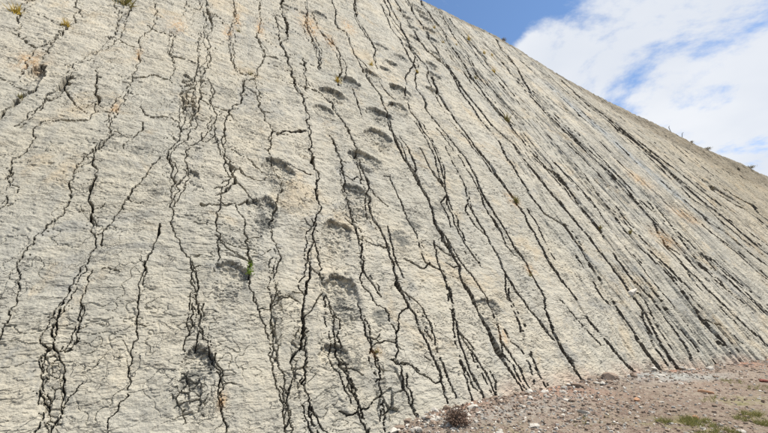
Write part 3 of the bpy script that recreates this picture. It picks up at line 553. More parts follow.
 [(-8.13,12.54,0.025), (-7.93,11.68,0.034), (-7.86,10.95,0.024), (-7.88,10.41,0.031), (-7.88,9.89,0.023), (-7.9,9.45,0.038), (-7.98,9.16,0.034), (-8.11,8.93,0.051), (-8.38,9.16,0.028), (-8.61,9.56,0.022), (-8.77,9.98,0.019), (-8.91,10.59,0.034), (-8.87,10.96,0.037), (-8.88,11.47,0.025)],
 [(-7.88,10.35,0.054), (-8.17,10.41,0.048), (-8.41,10.58,0.047), (-8.58,10.62,0.053)],
 [(-7.9,9.28,0.018), (-7.85,8.82,0.018), (-7.84,8.51,0.018)],
 [(-8.09,8.85,0.018), (-8.07,8.49,0.018), (-8.03,7.88,0.016), (-7.98,7.6,0.024), (-7.91,7.42,0.016)],
 [(-6.86,13.11,0.055), (-6.9,12.37,0.088), (-6.99,11.79,0.062), (-6.88,10.95,0.037), (-6.95,10.26,0.032), (-7.02,9.63,0.034), (-7.17,9.24,0.035), (-7.21,8.91,0.037), (-7.33,8.67,0.028), (-7.26,8.4,0.026), (-7.35,8.1,0.032)],
 [(-7.42,13.21,0.028), (-7.11,12.07,0.026), (-7.01,11.61,0.024)],
 [(-6.88,8.77,0.025), (-6.8,8.3,0.038), (-6.74,7.95,0.051), (-6.69,7.56,0.043), (-6.57,7.16,0.035), (-6.53,6.76,0.028), (-6.54,6.52,0.043), (-6.77,6.38,0.044), (-6.97,6.33,0.043), (-7.2,6.19,0.036), (-7.25,5.99,0.02), (-7.16,5.6,0.019), (-7.18,5.28,0.022), (-7.27,4.99,0.02), (-7.24,4.76,0.016), (-7.16,4.58,0.016), (-7.18,4.43,0.017), (-7.1,4.27,0.017), (-7.02,3.89,0.016), (-7.07,3.72,0.021)],
 [(-7.23,8.03,0.165), (-7.27,7.63,0.157), (-7.35,7.24,0.072), (-7.41,6.96,0.029), (-7.39,6.65,0.018), (-7.47,6.24,0.031), (-7.55,5.9,0.031)],
 [(-7.64,7.33,0.119), (-7.67,7.1,0.138), (-7.72,6.79,0.113), (-7.76,6.47,0.117), (-7.82,5.95,0.085)],
 [(-7.4,7,0.032), (-7.28,6.95,0.034), (-7.17,7.17,0.019)],
 [(-5.77,7.42,0.036), (-5.64,7.1,0.035), (-5.31,7.14,0.041), (-4.91,7.07,0.042)],
 [(-5.62,6.77,0.057), (-5.59,6.5,0.059), (-5.68,6.24,0.021), (-5.8,5.77,0.016)],
 [(-6.13,8.62,0.049), (-5.87,8.78,0.074), (-5.69,9.03,0.056), (-5.4,8.94,0.046)],
 [(-5.68,11.96,0.022), (-5.57,11.08,0.021), (-5.56,10.43,0.022), (-5.34,9.95,0.022), (-5.3,9.37,0.019), (-5.28,8.82,0.018)],
 [(-5.55,15.32,0.027), (-5.5,14.83,0.025), (-5.5,13.55,0.023)],
 [(-5.56,10.43,0.062), (-5.22,10.35,0.074), (-4.82,10.24,0.062)],
 [(-6.32,11.89,0.057), (-6,11.71,0.061), (-5.64,11.65,0.064)],
 [(-6.98,10.49,0.045), (-6.51,10.22,0.05), (-6.27,10.28,0.041)],
 [(-2.55,7.56,0.063), (-2.16,7.83,0.067), (-1.65,8.12,0.081)],
 [(-2.22,6.25,0.035), (-2.01,6.19,0.044), (-1.72,6.11,0.08)],
 [(-3.72,6.45,0.038), (-3.44,6.27,0.034), (-3.2,6.11,0.028), (-2.99,5.82,0.033)],
 [(-3.55,5.74,0.031), (-3.28,5.56,0.032), (-3.05,5.48,0.032), (-2.9,5.63,0.025)],
 [(-4.17,3.12,0.036), (-4.32,3.08,0.027)],
 [(-5.54,2.7,0.018), (-5.46,2.74,0.023), (-5.3,2.68,0.016)],
 [(-4.34,3.93,0.024), (-4.21,3.85,0.026), (-4.09,3.92,0.025)],
 [(-4.26,4.42,0.037), (-4.14,4.4,0.058), (-3.96,4.45,0.037), (-3.65,4.58,0.034), (-3.32,4.74,0.046)],
 [(-2.82,2.23,0.02), (-2.55,2.32,0.022), (-2.39,2.2,0.022)],
 [(-2.89,3.4,0.022), (-3.05,3.23,0.024), (-3.22,3.29,0.025)],
 [(0.36,3.51,0.037), (0.63,3.35,0.037), (0.86,3.25,0.03), (1.04,3.38,0.025)],
 [(1.52,4.13,0.046), (1.79,3.82,0.045), (2.16,3.72,0.041)],
 [(1.66,3.5,0.042), (1.89,3.36,0.036), (2.1,3.44,0.028)],
 [(-0.58,3.97,0.036), (-0.33,3.87,0.035), (-0.03,3.81,0.042)],
]
FOOTPRINTS = [(-7.78,7.63,0.15,0.57,2.2), (-1.88,1.08,0.28,0.25,1), (-1.53,2.31,0.47,0.56,1), (-1.33,3.97,0.41,0.49,0.9), (-0.51,5.39,0.45,0.59,0.8), (0.11,7.31,0.56,0.45,1), (1,8.72,0.52,0.58,1), (1.43,10.4,0.54,0.51,1.1), (-0.35,10.91,0.56,0.43,1.2), (0.62,12.42,0.45,0.46,1), (-0.91,9.53,0.36,0.4,1), (3.21,13.16,0.57,0.54,1), (2.65,11.42,0.48,0.5,0.8), (-2.58,5.89,0.46,0.53,1), (-3.03,4.38,0.33,0.53,1), (-3.64,2.61,0.32,0.42,1.1), (-4.03,1.02,0.23,0.34,1.1), (-4.46,5.22,0.13,0.21,1.5), (3.54,18.13,0.54,0.64,0.9), (3.6,16.18,0.51,0.55,1), (2.95,15.04,0.4,0.56,1), (1.85,13.79,0.47,0.44,0.9), (4.59,17.63,0.58,0.71,0.8), (0.22,19.25,0.5,0.8,0.8), (-0.7,18.51,0.28,0.66,0.8), (2.39,2.09,0.37,0.34,0.7), (-8.12,9.3,0.1,0.16,0.8), (7.83,27.75,0.6,0.92,1), (8.02,26.54,0.65,0.87,1), (7.83,24.67,0.62,0.78,1), (7.23,22.45,0.67,0.91,1), (6.19,21.19,0.51,0.72,0.8), (6.1,20.03,0.59,0.76,1), (4.5,17.57,0.41,0.39,0.7), (3.81,16.26,0.3,0.49,0.8), (6.98,18.27,0.69,0.87,1), (6.51,16.64,0.59,0.77,1), (10.33,28.51,0.85,1.16,1), (10.53,30.12,0.89,1.08,1), (9.66,25.61,0.84,1.13,1), (9.18,23.69,0.78,0.88,0.9), (8.25,20.82,0.63,0.84,0.9), (9.85,31.36,0.72,0.94,0.8), (10.57,31.67,0.75,0.96,0.8), (5.58,14.54,0.64,0.7,0.9)]
RUBBLE = [(-5.65,0.86,0.13,0.6,-0.27,0.09), (-4.09,0.62,0.23,0.38,-0.09,0.13), (-2.48,1.22,0.14,0.61,0.09,0.14), (-4.85,8.33,0.2,1.27,-0.1,0.21), (-0.95,0.42,0.32,0.47,0.28,0.26), (-2.84,1.82,0.12,0.79,0.05,0.18)]
CRUSTS = [(-5.077,4.62,0.264,0.393,1), (-1.274,3.157,0.435,0.664,0.5), (-3.024,4.362,0.385,0.671,0.6), (-0.355,2.553,0.36,0.525,0.5), (0.982,2.337,0.294,0.435,0.3), (-5.508,5.728,0.272,0.196,0.9), (-2.965,4.163,0.425,0.414,0.9), (-3.585,2.413,0.3,0.292,0.7), (-4.104,0.796,0.22,0.397,0.9), (-1.435,2.269,0.529,0.562,0.8), (-0.68,5.337,0.424,0.398,0.6), (0.428,4.096,0.691,0.491,0.9), (-0.559,1.822,0.473,0.501,0.8), (1.044,4.829,0.421,0.401,0.9), (-3.271,9.055,0.572,0.571,0.5), (-1.568,0.994,0.482,0.325,0.6), (-1.819,0.139,0.341,0.206,0.6), (-6.792,4.525,0.199,0.123,0.6), (-3.401,7.354,0.456,0.46,0.6), (-4.039,8.924,0.363,0.544,0.6), (-0.222,12.561,0.934,0.551,0.7), (4.786,4.053,0.95,0.507,0.6), (7.483,5.013,1.117,0.53,0.5), (2.193,5.734,0.497,0.476,0.7), (-6.849,11.021,0.613,1.108,0.5), (-8.306,11.047,0.41,0.346,0.6), (-2.447,1.344,0.141,0.549,0.4), (-2.816,5.394,0.333,0.361,0.6), (3.893,6.32,0.596,0.657,0.6), (2.012,0.845,0.411,0.308,0.5), (7.565,0.212,0.384,0.414,0.9), (5.611,0.793,0.503,0.367,0.5), ]
RUSTS = [(-6.205,7.076,0.068,0.269), (-3.681,0.549,0.067,0.125), (-1.008,1.137,0.126,0.097), (-3.754,14.805,0.145,1.006), (-4.031,13.303,0.164,0.52), (-2.879,14.82,0.159,0.828), (0.307,16.109,0.282,0.884), (-6.223,9.87,0.083,0.331), (2.458,1.428,0.129,0.226), (4.835,3.486,0.231,0.195), (22.672,9.016,1.555,0.715), (21.181,11.913,1.223,0.732), (-5.553,12.608,0.238,0.537), (-8.014,8.28,0.254,0.411), (-0.519,17.353,0.44,1.362), (1.808,19.27,0.355,0.827), (6.208,6.818,0.306,0.377), (16.563,6.323,0.937,0.643), ]
WEDGE = (9.49,2.856)
WALL_TUFTS = [
 (-8.883,10.298,0.257,'y','dry yellow grass tuft in the crack at the top left corner of the face'),
 (-7.908,10.389,0.222,'y','yellow tuft in the crack just right of the top left corner'),
 (-7.088,12.859,0.509,'o','largest olive grass clump, in the crack at the upper left edge of the picture'),
 (-7.743,6.817,0.124,'o','olive tuft in the deep dark hollow near the left edge'),
 (-3.27,10.611,0.156,'o','small olive tuft where two cracks fork high on the left part'),
 (-3.694,13.601,0.187,'o','small dark olive tuft in a thin crack with rust stains high on the face'),
 (0.052,12.161,0.287,'y','bright yellow upright tuft above a dark footprint in the upper middle'),
 (2.151,14.86,0.257,'y','yellow tuft beside a footprint up and right of the upright one'),
 (-3.287,2.871,0.173,'g','bright green leafy sprig growing in a crack beside a large footprint'),
 (10.588,27.019,0.226,'y','yellow dot of a tuft highest up the long trackway'),
 (5.27,16.409,0.195,'y','small yellow tuft in a crack right of the trackway'),
 (10.262,24.154,0.208,'y','tiny yellow tuft left of the others below the rim'),
 (11.803,24.876,0.218,'y','tiny yellow tuft on a crack below the rim, second from left'),
 (14.954,28.613,0.418,'y','yellow tuft close under the sky line, nearest to the rim'),
 (15.355,26.168,0.318,'y','yellow tuft below the rim, right of the one nearest to it'),
 (14.229,22.277,0.354,'y','yellow tuft below the rim, lowest of the right hand group'),
 (16.542,26.675,0.246,'y','faint tiny tuft just under the rim on the right of the group'),
 (10.663,18.987,0.241,'o','small olive tuft on a long crack in the upper middle'),
 (10.445,14.039,0.462,'o','brown olive cushion of a plant in a crack, largest on the right part'),
 (6.332,6.682,0.272,'o','olive tuft inside a dark crack in the middle of the right part'),
 (4.647,3.219,0.137,'o','olive tuft inside the crack that widens towards the ground'),
 (10.799,5.993,0.207,'o','olive tuft in a crack of the right part, left of a second one'),
 (13.244,6.117,0.232,'o','olive tuft in a crack of the right part, right of its neighbour'),
 (-1.013,1.118,0.1,'o','small rusty tuft low on the face in the middle'),
]
KEYSTONES = [
 (5.72,1.76,0.154,(1, 0.5, 0.55),-0.5,'o','long orange and dark stone lying on the ground below the grey scree',1,0),
 (3.18,2.61,0.078,(1, 0.8, 1),0.3,'o','small orange stone just behind the green grass patch',2,0),
 (1.97,1.49,0.11,(1, 0.35, 0.6),-0.9,'p','pale narrow slab lying on bare brown ground in the middle of the scree',3,0),
 (-0.26,0.93,0.093,(1, 0.6, 0.6),0.2,'p','flat white stone in front of the dry shrub',4,0),
 (-1.07,0.86,0.088,(1, 0.7, 0.7),0.5,'p','white stone at the lower left end of the scree',5,0),
 (-0.81,0.56,0.072,(1, 0.9, 1),1.1,'g','grey stone beside the white one at the left end of the scree',15,0),
 (-0.06,1.54,0.099,(1, 0.5, 0.5),0.1,'p','flat white slab at the bottom edge of the picture',6,0),
 (3.7,1.44,0.087,(1, 0.7, 0.8),0.6,'o','pinkish orange stone below the brown clump at the foot of the face',7,0),
 (8.94,1.76,0.173,(1, 0.6, 0.6),0.2,'r','dark red stone at the right edge of the picture',8,0),
 (2.46,0.65,0.082,(1, 0.5, 0.8),-0.7,'p','white chip just below the foot of the face left of the brown clumps',9,0),
 (3.02,3.23,0.112,(1, 0.5, 0.4),0.3,'p','pale flat stone at the bottom right between grass tufts',10,0),
 (0.27,0.87,0.066,(1, 0.6, 0.8),-0.6,'p','upright white chip right of the dry shrub',11,0),
 (-0.23,0.52,0.065,(1, 0.8, 0.8),0.6,'g','grey stone left of the dry shrub',12,0),
 (6.25,1.09,0.091,(1, 0.8, 0.7),0.6,'p','white chip at the top of the grey scree tongue',13,0),
 (5.06,0.13,0.277,(1, 0.7, 0.7),0.4,'b','big brown clod of earth and rock at the foot of the face below two cracks',16,0),
 (6.17,0.06,0.207,(1, 0.7, 0.7),1.4,'b','smaller brown clod at the foot left of the grey scree tongue',17,0),
 (3.74,0.14,0.187,(1, 0.8, 0.6),2,'b','flat brown clod at the foot below the widest crack',18,0),
 (1.36,0.73,0.061,(1, 0.7, 0.8),1.2,'p','pale stone on the scree below the widest crack',14,0),
]
GROUND_SHRUBS = [
 (-0.281,0.849,0.202,0.303,'dry brown twiggy shrub at the foot of the rock face',21,'b'),
]
RIM_SHRUBS = [
 (53.429,0.265,0.265,'small dark shrub on the rim right of the two posts',31),
 (57.774,0.559,0.224,'flat spreading shrub on the rim, second from the posts',32),
 (73.419,0.679,0.294,'low shrub on the rim nearest to the right edge',33),
 (23.39,0.305,0.305,'tiny shrub on the rim below the white cloud head',35),
]
POSTS = [(49.008,-12,'left one of two thin grey posts on the rim'), (51.535,8,'right one of two thin grey posts on the rim')]
GRASS = [(2.908,2.736,0.326,0.197,130), (2.865,2.649,0.137,0.106,60), (2.509,2.453,0.123,0.113,34), (4.353,2.916,0.267,0.129,70), (3.844,2.99,0.169,0.096,40), (3.893,3.214,0.192,0.127,60), (2.467,3.17,0.55,0.221,160), (8.048,1.436,0.437,0.233,30), (7.71,2.003,0.366,0.188,25), (5.12,2.125,0.517,0.228,20), (1.742,1.902,0.559,0.321,10), ]


US = np.array([-26, -13, -9.3, -8, -7, -6, -5, -4, -3, -2, -1, 0, 1, 2, 3, 4, 5, 7, 10, 13, 16, 20, 25, 30, 40, 50, 60, 70, 81, 95, 130])
UD = np.array([1.5, .20, .0119, .0096, .0077, .0066, .0069, .0083, .0097, .0114, .0133, .0153, .0175, .0198, .0225, .0253, .0285, .0348, .0459, .0567, .0666, .079, .0954, .111, .142, .174, .2125, .247, .295, .6, 3.])
VS = np.array([-0.8, -.35, -0.2, 0, 1, 2, 3, 4, 5, 6, 7, 8, 9, 10, 11, 12, 13, 16, 20, 25, 30, 37, 40])
VD = np.array([.08, .05, .009, .0072, .0076, .0092, .0113, .0137, .0161, .019, .0214, .0243, .0276, .0302, .0338, .0416, .052, .062, .0747, .0902, .1058, .14, .15])


def march(a, b, xs, ds, k):
    out = [a]
    while out[-1] < b:
        out.append(out[-1] + k * float(np.interp(out[-1], xs, ds)))
    return np.array(out)


# thinner companion cracks that run beside the long ones, coming and going
TRACED = list(CRACKS)
SIDES = []
rc = random.Random(3)
for c in TRACED:
    if len(c) < 6:
        continue
    um = sum(p[0] for p in c) / len(c)
    for side in (-1, 1):
        if rc.random() > (.65 if um < -2 else .85):
            continue
        a = rc.randint(0, max(0, len(c) - 5))
        b = min(len(c), a + rc.randint(4, 12))
        off = side * rc.uniform(1.6, 3.4)
        q = []
        for k in range(a, b):
            off += rc.uniform(-.7, .7)
            pu, pv, pw = c[k]
            end = 0.0 if k in (a, b - 1) and rc.random() < .7 else 1.0
            q.append((pu + off * pw * end + rc.uniform(-.3, .3) * pw, pv + rc.uniform(-.5, .5) * pw, max(.008, pw * rc.uniform(.28, .6))))
        CRACKS.append(q)



def jag(c, r):
    """break the smooth trace into short angular runs of uneven width"""
    pts = list(c)
    ref = max(.07, 1.7 * sum(p[2] for p in c) / len(c))
    for lev in range(5 if sum(p[0] for p in c) / len(c) < 1 else 3):
        q = [pts[0]]
        for a, b in zip(pts[:-1], pts[1:]):
            L = math.hypot(b[0] - a[0], b[1] - a[1])
            if L > ref:
                t = r.uniform(.35, .65)
                off = r.uniform(-1, 1) * min((.17 if b[0] < 0 else .06) * L, 1.0 * ref)
                nx, ny = -(b[1] - a[1]) / L, (b[0] - a[0]) / L
                w = (a[2] + (b[2] - a[2]) * t) * (.5 + 1.05 * r.random() ** 1.5)
                q.append((a[0] + (b[0] - a[0]) * t + nx * off, a[1] + (b[1] - a[1]) * t + ny * off, w))
            q.append(b)
        pts = q
    return pts


# the far part of the face is closely jointed: long straight cracks straight down the dip
for k in range(36):
    pu = 9 + 62 * rc.random() ** 1.5
    v0 = rc.uniform(.2, 20)
    L = rc.uniform(5, 14)
    q = []
    for j in range(7):
        vv = v0 + L * j / 6
        if vv < 29:
            q.append((pu + rc.uniform(-.08, .08) + .012 * pu * (j / 6 - .5), vv, .011 * (8 + pu * .7 + vv * .3) * rc.uniform(.25, .5)))
    if len(q) > 2:
        CRACKS.append(q)
CRACKS = [jag(c, rc) for c in CRACKS]
# short side cracks that leave the main ones
for c in list(CRACKS):
    for k in range(2, len(c) - 2):
        if rc.random() < .11 and c[k][0] < -.5:
            pu, pv, pw = c[k]
            L = rc.uniform(3, 9) * max(pw, .02)
            a = rc.choice((0, math.pi)) + rc.uniform(-.9, .6)
            q = [(pu, pv, pw * .4)]
            for j in range(3):
                a += rc.uniform(-.6, .6)
                q.append((q[-1][0] + math.cos(a) * L / 3, q[-1][1] + math.sin(a) * L / 3, pw * (.34 - .08 * j)))
            SIDES.append(q)

QU = march(-26.0, 130.0, US, UD, 1.36)
QV = march(-0.8, 36.5, VS, VD, 1.42)
VTOP_U = [-20, 5, 12.3, 17, 23, 26.5, 30.3, 34, 38.5, 43, 48.4, 55, 63, 70, 76, 81, 100, 140]
VTOP_V = [36.5, 36.0, 35.6, 36.0, 35.9, 33.4, 30.9, 30.1, 29.5, 29.3, 29.25, 27.7, 28.2, 28.9, 28.2, 28.7, 28, 26]


def build_rock_face():
    nu, nv0 = len(QU), len(QV)
    top = np.interp(QU, VTOP_U, VTOP_V) + 0.22 * fbm(QU * .15, QU * 0 + 3.3, 4, 5, .4) + np.interp(QU, [25, 45], [.04, .14]) * fbm(QU * .9, QU * 0 + 8.1, 3, 6, .6)
    # rows follow the rim: the last rows are squeezed under it, then the back of the hill
    back = np.array([0.25, 0.7, 1.5, 3, 6, 12, 25, 60])
    nb = len(back)
    U = np.repeat(QU[None, :], nv0 + nb, 0)
    V = np.empty((nv0 + nb, nu))
    frac = np.clip((QV - 12) / (QV[-1] - 12), 0, 1)
    for j in range(nv0):
        V[j] = QV[j] if frac[j] == 0 else 12 + (top - 12) * frac[j]
    V[nv0:] = top[None, :]
    BK = np.zeros_like(V)
    BK[nv0:] = back[:, None]
    u, v = U.ravel(), V.ravel()
    n = len(u)
    far = np.interp(u, [-10, 0, 10, 30, 60], [.8, 1.0, 1.6, 2.6, 3.5]) * np.interp(v, [0, 8, 20, 36], [1, 1.15, 1.7, 2.2])

    # ---- broad form
    h = 0.10 * fbm(u * .16, v * .10, 2, 1) + 0.035 * fbm(u * .7, v * .35, 3, 2)
    # ---- slabs between the through-going cracks
    slab = np.zeros(n, np.int32)
    thru = [c for c in TRACED if max(p[1] for p in c) - min(p[1] for p in c) > np.interp(np.mean([p[0] for p in c]), [-6, 0, 5, 20], [3.3, 5.0, 8.0, 13])]
    lines = []
    for c in thru:
        a = np.array(sorted((p[1], p[0]) for p in c))
        lines.append((a[:, 0], a[:, 1]))
    wob = 0.03 * pn(u * 3, v * 3, 44)
    for xs, ys in lines:
        slab += (u + wob > np.interp(v, xs, ys)).astype(np.int32)
    for xs, ys in lines:                      # neighbouring slabs sit a little proud or back along their crack
        du = u + wob - np.interp(v, xs, ys)
        fade = sst(v, xs[0] - .3, xs[0] + .8) * sst(v, xs[-1] + .3, xs[-1] - .8)
        amp = rng.uniform(-.011, .011)
        h += amp * far * np.sign(du) * np.exp(-np.abs(du) / (.5 * far)) * fade
    # ---- flaky bedding: little lips that overhang downwards, coming and going along the face
    w1 = fbm(u * .9, v * 2.2, 3, 21)
    w2 = fbm(u * 2.6, v * 6.0, 3, 31)
    t = v / .34 + 2.2 * w1 + .5 * w2
    lamk = np.interp(u, [-10, 0, 5, 12, 30], [1, 1, .75, .45, .3])
    h += 0.011 * lamk * far * (1 - (t - np.floor(t))) * sst(pn(u * .8, v * 1.1, 41), -.15, .35)
    t = v / .13 + 2.6 * w1 + 1.5 * w2
    h += 0.005 * lamk * far ** .6 * (1 - (t - np.floor(t))) * sst(pn(u * 2.0, v * 2.5, 42), -.25, .30)
    nn = fbm(u * 1.6, v * 3.6, 4, 51, .6) * 3.0
    fl = np.floor(nn)
    h += 0.009 * lamk * far ** .8 * (fl + sst(nn - fl, 0, .3))
    h += 0.015 * fbm(u * 5, v * 6.5, 4, 61, .62) + 0.004 * pn(u * 34, v * 40, 62)
    # hairlines along the bedding, and on the right fine joints that run straight down the dip
    hl = np.abs(fbm(u * 1.1, v * 3.4, 3, 63, .55))
    h -= .022 * sst(hl, .030, .006) * sst(pn(u * .7, v * .9, 64), -.1, .25) * lamk * far ** .5
    hl = np.abs(pn(u * 2.4, v * 1.5, 65) + .35 * pn(u * 7, v * 6, 66))
    h -= .020 * sst(hl, .022, .004) * sst(pn(u * .9, v * .5, 67), .0, .3) * far ** .5
    rk = sst(u, 3, 14)
    for fr, sd_, dep_ in ((.9, 68, .10), (1.7, 69, .07), (2.6, 71, .06)):
        jj = np.abs(pn(u * fr + .25 * pn(u * .6, v * .5, sd_ + 40), v * .10, sd_))
        h -= rk * dep_ * sst(jj, .032 * fr, .010 * fr) * sst(pn(u * .8, v * .16, sd_ + 20), -.18, .12)
    crust_lip_shade = np.zeros(n)
    rust = np.zeros(n)

    # ---- footprints: oval hollows, steep under the upper lip, running out downwards
    fpid = np.full(n, -1, np.int32)
    for k, (cu, cv, ru, rv, dep) in enumerate(FOOTPRINTS):
        sel = np.nonzero((np.abs(u - cu) < ru * 1.9) & (np.abs(v - cv) < rv * 2.2))[0]
        if cv > 14:
            ru, rv = ru * .8, rv * .6
        x = (u[sel] - cu) / ru
        y = (v[sel] - cv) / rv
        wv = .27 * fbm(u[sel] * .9 / ru, v[sel] * .9 / ru, 5, 300 + k, .68)
        r = np.sqrt(x * x + (np.where(y > 0, y, y * .62)) ** 2) + wv
        D = dep * (0.23 * ru + .03)
        prof = (.7 * sst(r, 1.02, .88) + .3 * sst(r, .80, .66)) * (0.06 + .94 * sst(y + .5 * pn(u[sel] * 1.6 / ru, v[sel] * 1.6 / ru, 350 + k), -.5, .8)) + .12 * sst(r, .8, 0)
        rim = np.exp(-((r - 1.12) / .14) ** 2) * sst(y, -1.2, .3)
        fpid[sel[(r < 1.0)]] = k
        h[sel] += -D * prof + .16 * D * rim
        rough = sst(r, 1.0, .7) * (.15 * ru) * fbm(u[sel] * 1.6 / ru, v[sel] * 2.6 / ru, 5, 700 + k, .65)
        h[sel] += rough
        crust_lip_shade[sel] = np.maximum(crust_lip_shade[sel], .75 * sst(r, 1.16, .96) * sst(r, .5, .88) * sst(y + .25 * x, -.35, .65) * sst(fbm(u[sel] * 1.6 / ru, v[sel] * 1.6 / ru, 3, 900 + k), -.5, .05) + .55 * sst(r, 1.3, .8) * sst(fbm(u[sel] * 1.1 / ru, v[sel] * 1.1 / ru, 3, 930 + k), -.05, .4))  # shade of the upper lip painted dark, plus irregular crust blotches

    # ---- rubble zones: small loose blocks between close cracks
    frag = np.full(n, -1, np.int32)
    nf = 0
    for k, (cu, cv, ru, rv, sh, ce) in enumerate(RUBBLE):
        R_ = rv * 1.15
        sel = np.nonzero((np.abs(v - cv) < R_) & (np.abs(u - cu - sh * (v - cv)) < ru * 1.25))[0]
        x = u[sel] - sh * (v[sel] - cv)
        y = v[sel]
        e = np.sqrt(((x - cu) / ru) ** 2 + ((y - cv) / rv) ** 2) + .18 * pn(u[sel] * 7, v[sel] * 7, 71)
        cxs = max(2, int(2 * ru / ce + .5))
        cys = max(3, int(2 * rv / (ce * 1.25) + .5))
        sx, sy = [], []
        for _ in range(cxs * cys * 12):          # scattered block centres, kept apart
            ax, ay = rng.uniform(cu - ru * 1.2, cu + ru * 1.2), rng.uniform(cv - rv * 1.1, cv + rv * 1.1)
            rr = ce * rng.uniform(.45, 1.1)
            if all(math.hypot(ax - bx_, ay - by_) > rr for bx_, by_ in zip(sx, sy)):
                sx.append(ax)
                sy.append(ay)
        sx, sy = np.array(sx), np.array(sy)
        wx = x + .22 * ce * fbm(u[sel] / ce, v[sel] / ce, 2, 72)
        wy = y + .22 * ce * fbm(u[sel] / ce, v[sel] / ce, 2, 73)
        d = (wx[:, None] - sx[None]) ** 2 + ((wy[:, None] - sy[None]) / 1.2) ** 2
        idx = np.argsort(d, 1)[:, :2]
        d1 = np.sqrt(np.take_along_axis(d, idx[:, :1], 1)[:, 0])
        d2 = np.sqrt(np.take_along_axis(d, idx[:, 1:2], 1)[:, 0])
        ins = e < 1
        gap = sst(d2 - d1, .10 * ce, .015 * ce) * sst(pn(u[sel] / ce * .7, v[sel] / ce * .7, 74 + k), -.3, .05)
        cell = idx[:, 0]
        co = rng.uniform(-.20, .06, len(sx)) * ce
        ct = rng.uniform(-.35, .35, (len(sx), 2))
        hh = co[cell] + ct[cell, 0] * (wx - sx[cell]) + ct[cell, 1] * (wy - sy[cell]) - gap * .5 * ce
        f = sst(e, 1.05, .85)
        h[sel] += hh * f
        ok = ins & (gap < .8)
        frag[sel[ok]] = nf + cell[ok]
        nf += len(sx)

    # ---- cracks
    crk = np.full(n, -1, np.int32)
    best = np.zeros(n)
    wu = .020 * pn(u * 5, v * 5, 81) + .018 * pn(u * 13, v * 13, 82) + .012 * pn(u * 30, v * 30, 83)
    wv_ = .030 * pn(u * 5, v * 5, 84) + .016 * pn(u * 13, v * 13, 85)
    wk = np.minimum(far, 1.6) * np.interp(u, [-1, 6], [1, .4])
    cu_, cv_ = u + wu * wk, v + wv_ * wk
    wn = np.clip(.95 + .9 * pn(u * 1.9, v * 1.3, 86) + .5 * pn(u * 6, v * 5, 87), .42, 1.9)
    cd = np.zeros(n)
    fla = .85 + .35 * pn(u * 9, v * 9, 88)
    spa = np.interp(u, US, UD) * 1.36
    wka = np.interp(u, [-6, 0, 5, 20], [.72, .78, .68, .60])
    wkb, wkc = np.interp(u, [-2, 6], [.95, .78]), np.interp(u, [-2, 6], [.5, 1.1])
    vsl = v * np.interp(u, [0, 20], [.6, .3])
    for k, c in enumerate(CRACKS + SIDES):
        P = np.array(c)
        for a, b in zip(P[:-1], P[1:]):
            wm = max(a[2], b[2])
            pad = wm * 3 + .16
            j0, j1 = np.searchsorted(QU, [min(a[0], b[0]) - pad, max(a[0], b[0]) + pad])
            vlo, vhi = min(a[1], b[1]) - pad, max(a[1], b[1]) + pad
            ex = 2 if vhi < 11.8 else 75
            r0 = max(0, np.searchsorted(QV, vlo) - ex)
            r1 = min(nv0, np.searchsorted(QV, vhi) + ex)
            if j1 <= j0 or r1 <= r0:
                continue
            sel = (np.arange(r0, r1)[:, None] * nu + np.arange(j0, j1)[None, :]).ravel()
            sel = sel[(v[sel] > vlo) & (v[sel] < vhi)]
            if not len(sel):
                continue
            x, y = cu_[sel], cv_[sel]
            dx, dy = b[0] - a[0], b[1] - a[1]
            L2 = dx * dx + dy * dy + 1e-9
            tt = np.clip(((x - a[0]) * dx + (y - a[1]) * dy) / L2, 0, 1)
            dist = np.hypot(x - a[0] - tt * dx, y - a[1] - tt * dy)
            w = (a[2] + (b[2] - a[2]) * tt) * wn[sel] * wka[sel] * np.clip(wkb[sel] + wkc[sel] * pn(vsl[sel] + k * 7.7, np.full(len(sel), k * 3.13), 99), .15, 1.5)
            sp = spa[sel]
            w = np.where(w > .40 * sp, np.maximum(w, np.interp(x, [2, 10], [1.25, 1.0]) * sp), w * .5)      # no crack finer than the relief can carry
            q = dist / np.maximum(w * .5, 1e-4)
            dep = np.clip(4.5 * w + .05, .08, 1.1)
            fl_ = fla[sel]
            val = dep * fl_ * sst(q, 1.08, .62)
            if wm > .09:      # wide fissures keep a broken strip of rock between two black lines
                isl = sst(pn(u[sel] * 2.6 + 3.1 * pn(u[sel], v[sel] * 2.2, 89), v[sel] * 1.3, 90 + k), .0, .18)
                rubb = .55 + .45 * pn(u[sel] * 11, v[sel] * 11, 92) + .4 * pn(u[sel] * 4, v[sel] * 7, 93)
                val *= 1 - .93 * np.clip(isl * sst(q, .42, .26) * rubb * sst(w, .09, .13), 0, 1)
            sh_ = .008 * np.minimum(far[sel], 2) * np.exp(-dist / .05) + .06 * w * sst(q, 2.6, 1)
            m = val > cd[sel]
            cd[sel[m]] = val[m]
            mm = m & (q < .98) & (val > .45 * dep)
            if k >= len(CRACKS):
                mm &= False
            crk[sel[mm]] = k
            best[sel] = np.maximum(best[sel], sh_)
    h -= cd + best
    # grey crust patches and rust stains with their own outlines
    worn = np.zeros(n)
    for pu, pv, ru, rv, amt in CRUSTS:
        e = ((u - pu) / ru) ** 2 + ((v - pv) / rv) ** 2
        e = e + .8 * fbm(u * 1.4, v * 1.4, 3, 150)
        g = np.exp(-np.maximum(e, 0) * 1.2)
        crust_lip_shade = np.maximum(crust_lip_shade, amt * g)
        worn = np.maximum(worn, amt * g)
    h += worn * (.030 * fbm(u * 3.2, v * 4.2, 5, 151, .68) - .02)
    for pu, pv, ru, rv in RUSTS:
        rust = np.maximum(rust, np.exp(-(((u - pu) / ru) ** 2 + ((v - pv) / rv) ** 2)))
    topv = np.interp(u, QU, top)
